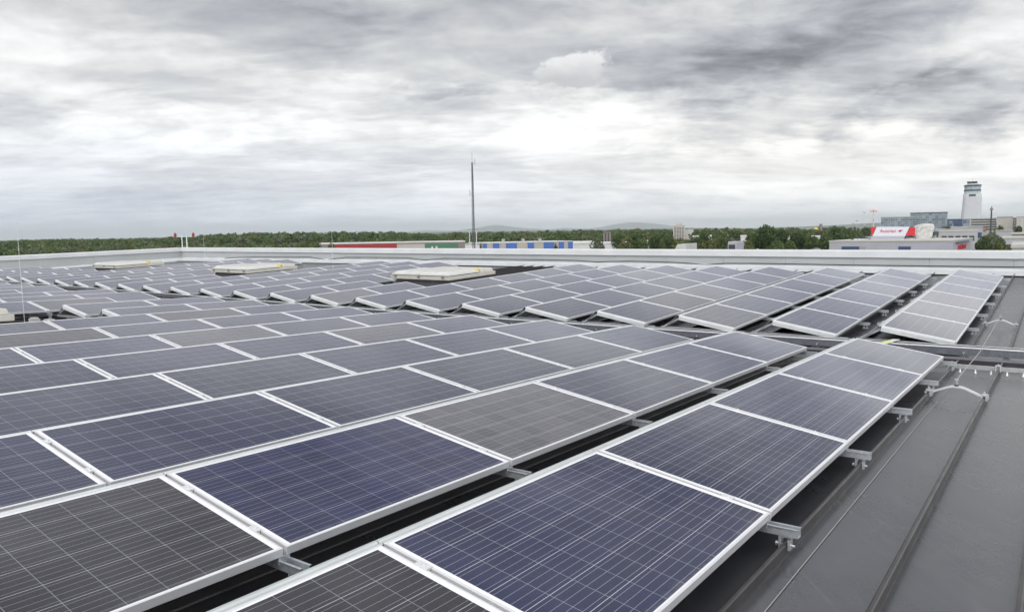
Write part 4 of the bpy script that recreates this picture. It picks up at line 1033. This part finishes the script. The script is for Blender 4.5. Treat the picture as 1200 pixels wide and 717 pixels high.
# ------------------------------------------------------------------ masts
def lattice():
    D = 150; p = at(555.3, 290, D); top = at(553.3, 178.5, D); e = empty('radio_mast', 'tall dark lattice radio mast rising high above the far parapet', 'mast', Matrix.Translation((p.x,D,0)))
    H = top.z; m = MB(); n = 34
    def wv(z): return .29*(1-z/H)+.10
    cs = [(math.cos(a),math.sin(a)) for a in (R(90),R(210),R(330))]
    for i in range(n):
        z0, z1 = H*.93*i/n, H*.93*(i+1)/n; w0, w1 = wv(z0), wv(z1)
        for k in range(3):
            c, d = cs[k], cs[(k+1)%3]
            m.tube((c[0]*w0,c[1]*w0,z0),(c[0]*w1,c[1]*w1,z1), .055, 5); m.tube((c[0]*w0,c[1]*w0,z0),(d[0]*w1,d[1]*w1,z1), .03, 4); m.tube((c[0]*w1,c[1]*w1,z1),(d[0]*w1,d[1]*w1,z1), .028, 4)
    m.build('lattice', mat('mast_steel', (.13,.13,.135), .5, .4), e)
    m = MB(); m.tube((0,0,H*.90),(0,0,H), .05, 6, .03); m.build('top_spike', B_['roofgrey'], e)
    for i, (f, s) in enumerate(((.93,1),(.72,-1))):
        z = H*f; m = MB(); m.tube((s*.2,0,z),(s*.55,0,z), .03, 5); m.tube((s*.55,0,z-.6),(s*.55,0,z+.7), .05, 6); m.build('aerial', B_['roofgrey'], e)
    m = MB(); m.tube((.22,.1,0),(.12,.05,H*.85), .07, 6); m.build('feeder_cable', B_['dark'], e)
lattice()
for px, lab in ((550.6,'white light pole left of the lattice mast foot'),(558.6,'white light pole right of the lattice mast foot')):
    D = 145; p = at(px,290,D); e = empty('light_pole', lab, 'light pole', Matrix.Translation((p.x,D,0))); z = at(px,269.5,D).z
    m = MB(); m.tube((0,0,0),(0,0,z), .14, 8, .08); m.build('pole', B_['white'], e); m = MB(); m.box((-.35,-.15,z),(.35,.15,z+.18)); m.build('lamp_head', B_['roofgrey'], e)
D = 520; p = at(1023.2,265,D); e = empty('slim_mast', 'slim orange and white mast behind the left end of the sign', 'mast', Matrix.Translation((p.x,D,0))); z = at(1023,245.5,D).z
for i in range(8):
    m = MB(); m.tube((0,0,z*i/8),(0,0,z*(i+1)/8), .38-.02*i, 8); m.build('mast_section', mat('mast_orange', (.55,.22,.10), .5) if i % 2 else B_['white'], e)
m = MB(); zz = at(1023,248.2,D).z; m.box((-2.4,-.3,zz),(2.4,.3,zz+.7)); m.build('crosshead', mat('mast_orange', (.50,.22,.10), .5), e)
D = 600; p = at(1161,268,D); e = empty('antenna_mast', 'dark antenna mast with round head in front of the garage', 'mast', Matrix.Translation((p.x,D,0))); z = at(1161,241.5,D).z
m = MB(); m.tube((0,0,0),(0,0,z-1.5), .75, 10, .5); m.build('pole', B_['dark'], e); m = MB(); m.tube((0,0,z-3.2),(0,0,z-1.6), 1.25, 12, 1.0); m.tube((0,0,z-1.6),(0,0,z), .5, 8, .2); m.build('head', B_['brown'], e)
for px, py, lab in ((1004,259,'faint thin mast on the ridge left of the orange mast'),(1012.5,249,'thin pale lamp mast left of the orange mast'),(999.5,262,'short pale lamp mast behind the broad dark tree')):
    D = 420; p = at(px,270,D); e = empty('lamp_mast', lab, 'mast', Matrix.Translation((p.x,D,0))); z = at(px,py,D).z
    m = MB(); m.tube((0,0,0),(0,0,z), .16, 6, .08); m.build('pole', B_['white'], e); m = MB(); m.box((-.7,-.15,z-.15),(.7,.15,z+.15)); m.build('lamp_head', B_['roofgrey'], e)
# lower annex behind the parapet carrying the hood and the air unit
P0, P1 = behind(760,292.6,292.6,3.0), behind(860,292.6,292.6,3.0)
zan = EYE-2.0; ax = (P1-P0); ax.z = 0; Lx = ax.length; ax.normalize(); ax_a = math.atan2(ax.y,ax.x)
e = empty('annex_building', 'flat annex right behind the far parapet carrying a white hood and grey unit', 'building', Matrix.Translation((P0.x,P0.y,0)) @ Matrix.Rotation(ax_a,4,'Z'))
m = MB(); m.box((-2,-.5,-.3),(Lx+2,9,zan-.15)); m.build('wall', B_['grey'], e); m = MB(); m.box((-2.1,-.6,zan-.15),(Lx+2.1,9.1,zan)); m.build('roof', B_['roofgrey'], e)
sc1 = (P0.y)/F; 
xh = (778.5-760)/100*Lx; e = empty('vent_hood', 'white sloped vent hood showing just above the far parapet', 'vent hood', Matrix.Translation((P0.x,P0.y,zan)) @ Matrix.Rotation(ax_a,4,'Z') @ Matrix.Translation((xh,1.5,0)))
ht = at(779,286.2,P0.y).z-zan; hw = 18.5*sc1
m = MB(); m.add([(-hw/2,0,0),(hw/2,0,0),(hw/2,1.2,0),(-hw/2,1.2,0),(-hw/2,0,ht*.62),(-hw*.08,0,ht*.98),(hw/2,0,ht),(hw/2,1.2,ht),(-hw*.08,1.2,ht*.98),(-hw/2,1.2,ht*.62)],
    [(0,3,2,1),(0,1,6,5,4),(1,2,7,6),(2,3,9,8,7),(3,0,4,9),(4,5,8,9),(5,6,7,8)]); m.build('hood_body', m_white, e, bevel=.01)
m = MB(); m.box((-hw/2-.03,-.03,0),(hw/2+.03,1.23,.08)); m.build('base_frame', m_curb, e)
xu = (846-760)/100*Lx; e = empty('air_unit', 'grey boxy air unit with dark grille just above the far parapet', 'air unit', Matrix.Translation((P0.x,P0.y,zan)) @ Matrix.Rotation(ax_a,4,'Z') @ Matrix.Translation((xu,1.2,0)))
ht = at(846,284.0,P1.y).z-zan; hw = 10.5*P1.y/F
m = MB(); m.box((-hw/2,0,0),(hw/2,.9,ht)); m.build('housing', B_['grey'], e, bevel=.015); m = MB(); m.box((-hw*.36,-.03,ht*.55),(hw*.36,.0,ht*.92)); m.build('grille', B_['dark'], e)

# ------------------------------------------------------------------ haze: pale even air, the sky stays outside it
HAZE = 7e-5
if HAZE:
    m = MB(); m.box((-32000,-2500,-2),(32000,29000,330)); hz = m.build('haze', [])
    hm = bpy.data.materials.new('haze_air'); hm.use_nodes = True; t = NT(hm.node_tree)
    pv = t.n('ShaderNodeVolumePrincipled'); pv.inputs['Density'].default_value = HAZE; pv.inputs['Color'].default_value = (.90,.95,1.0,1); pv.inputs['Anisotropy'].default_value = .6
    o = t.n('ShaderNodeOutputMaterial'); t.t.links.new(pv.outputs[0], o.inputs['Volume']); hz.data.materials.clear(); hz.data.materials.append(hm); tag(hz, kind='stuff')
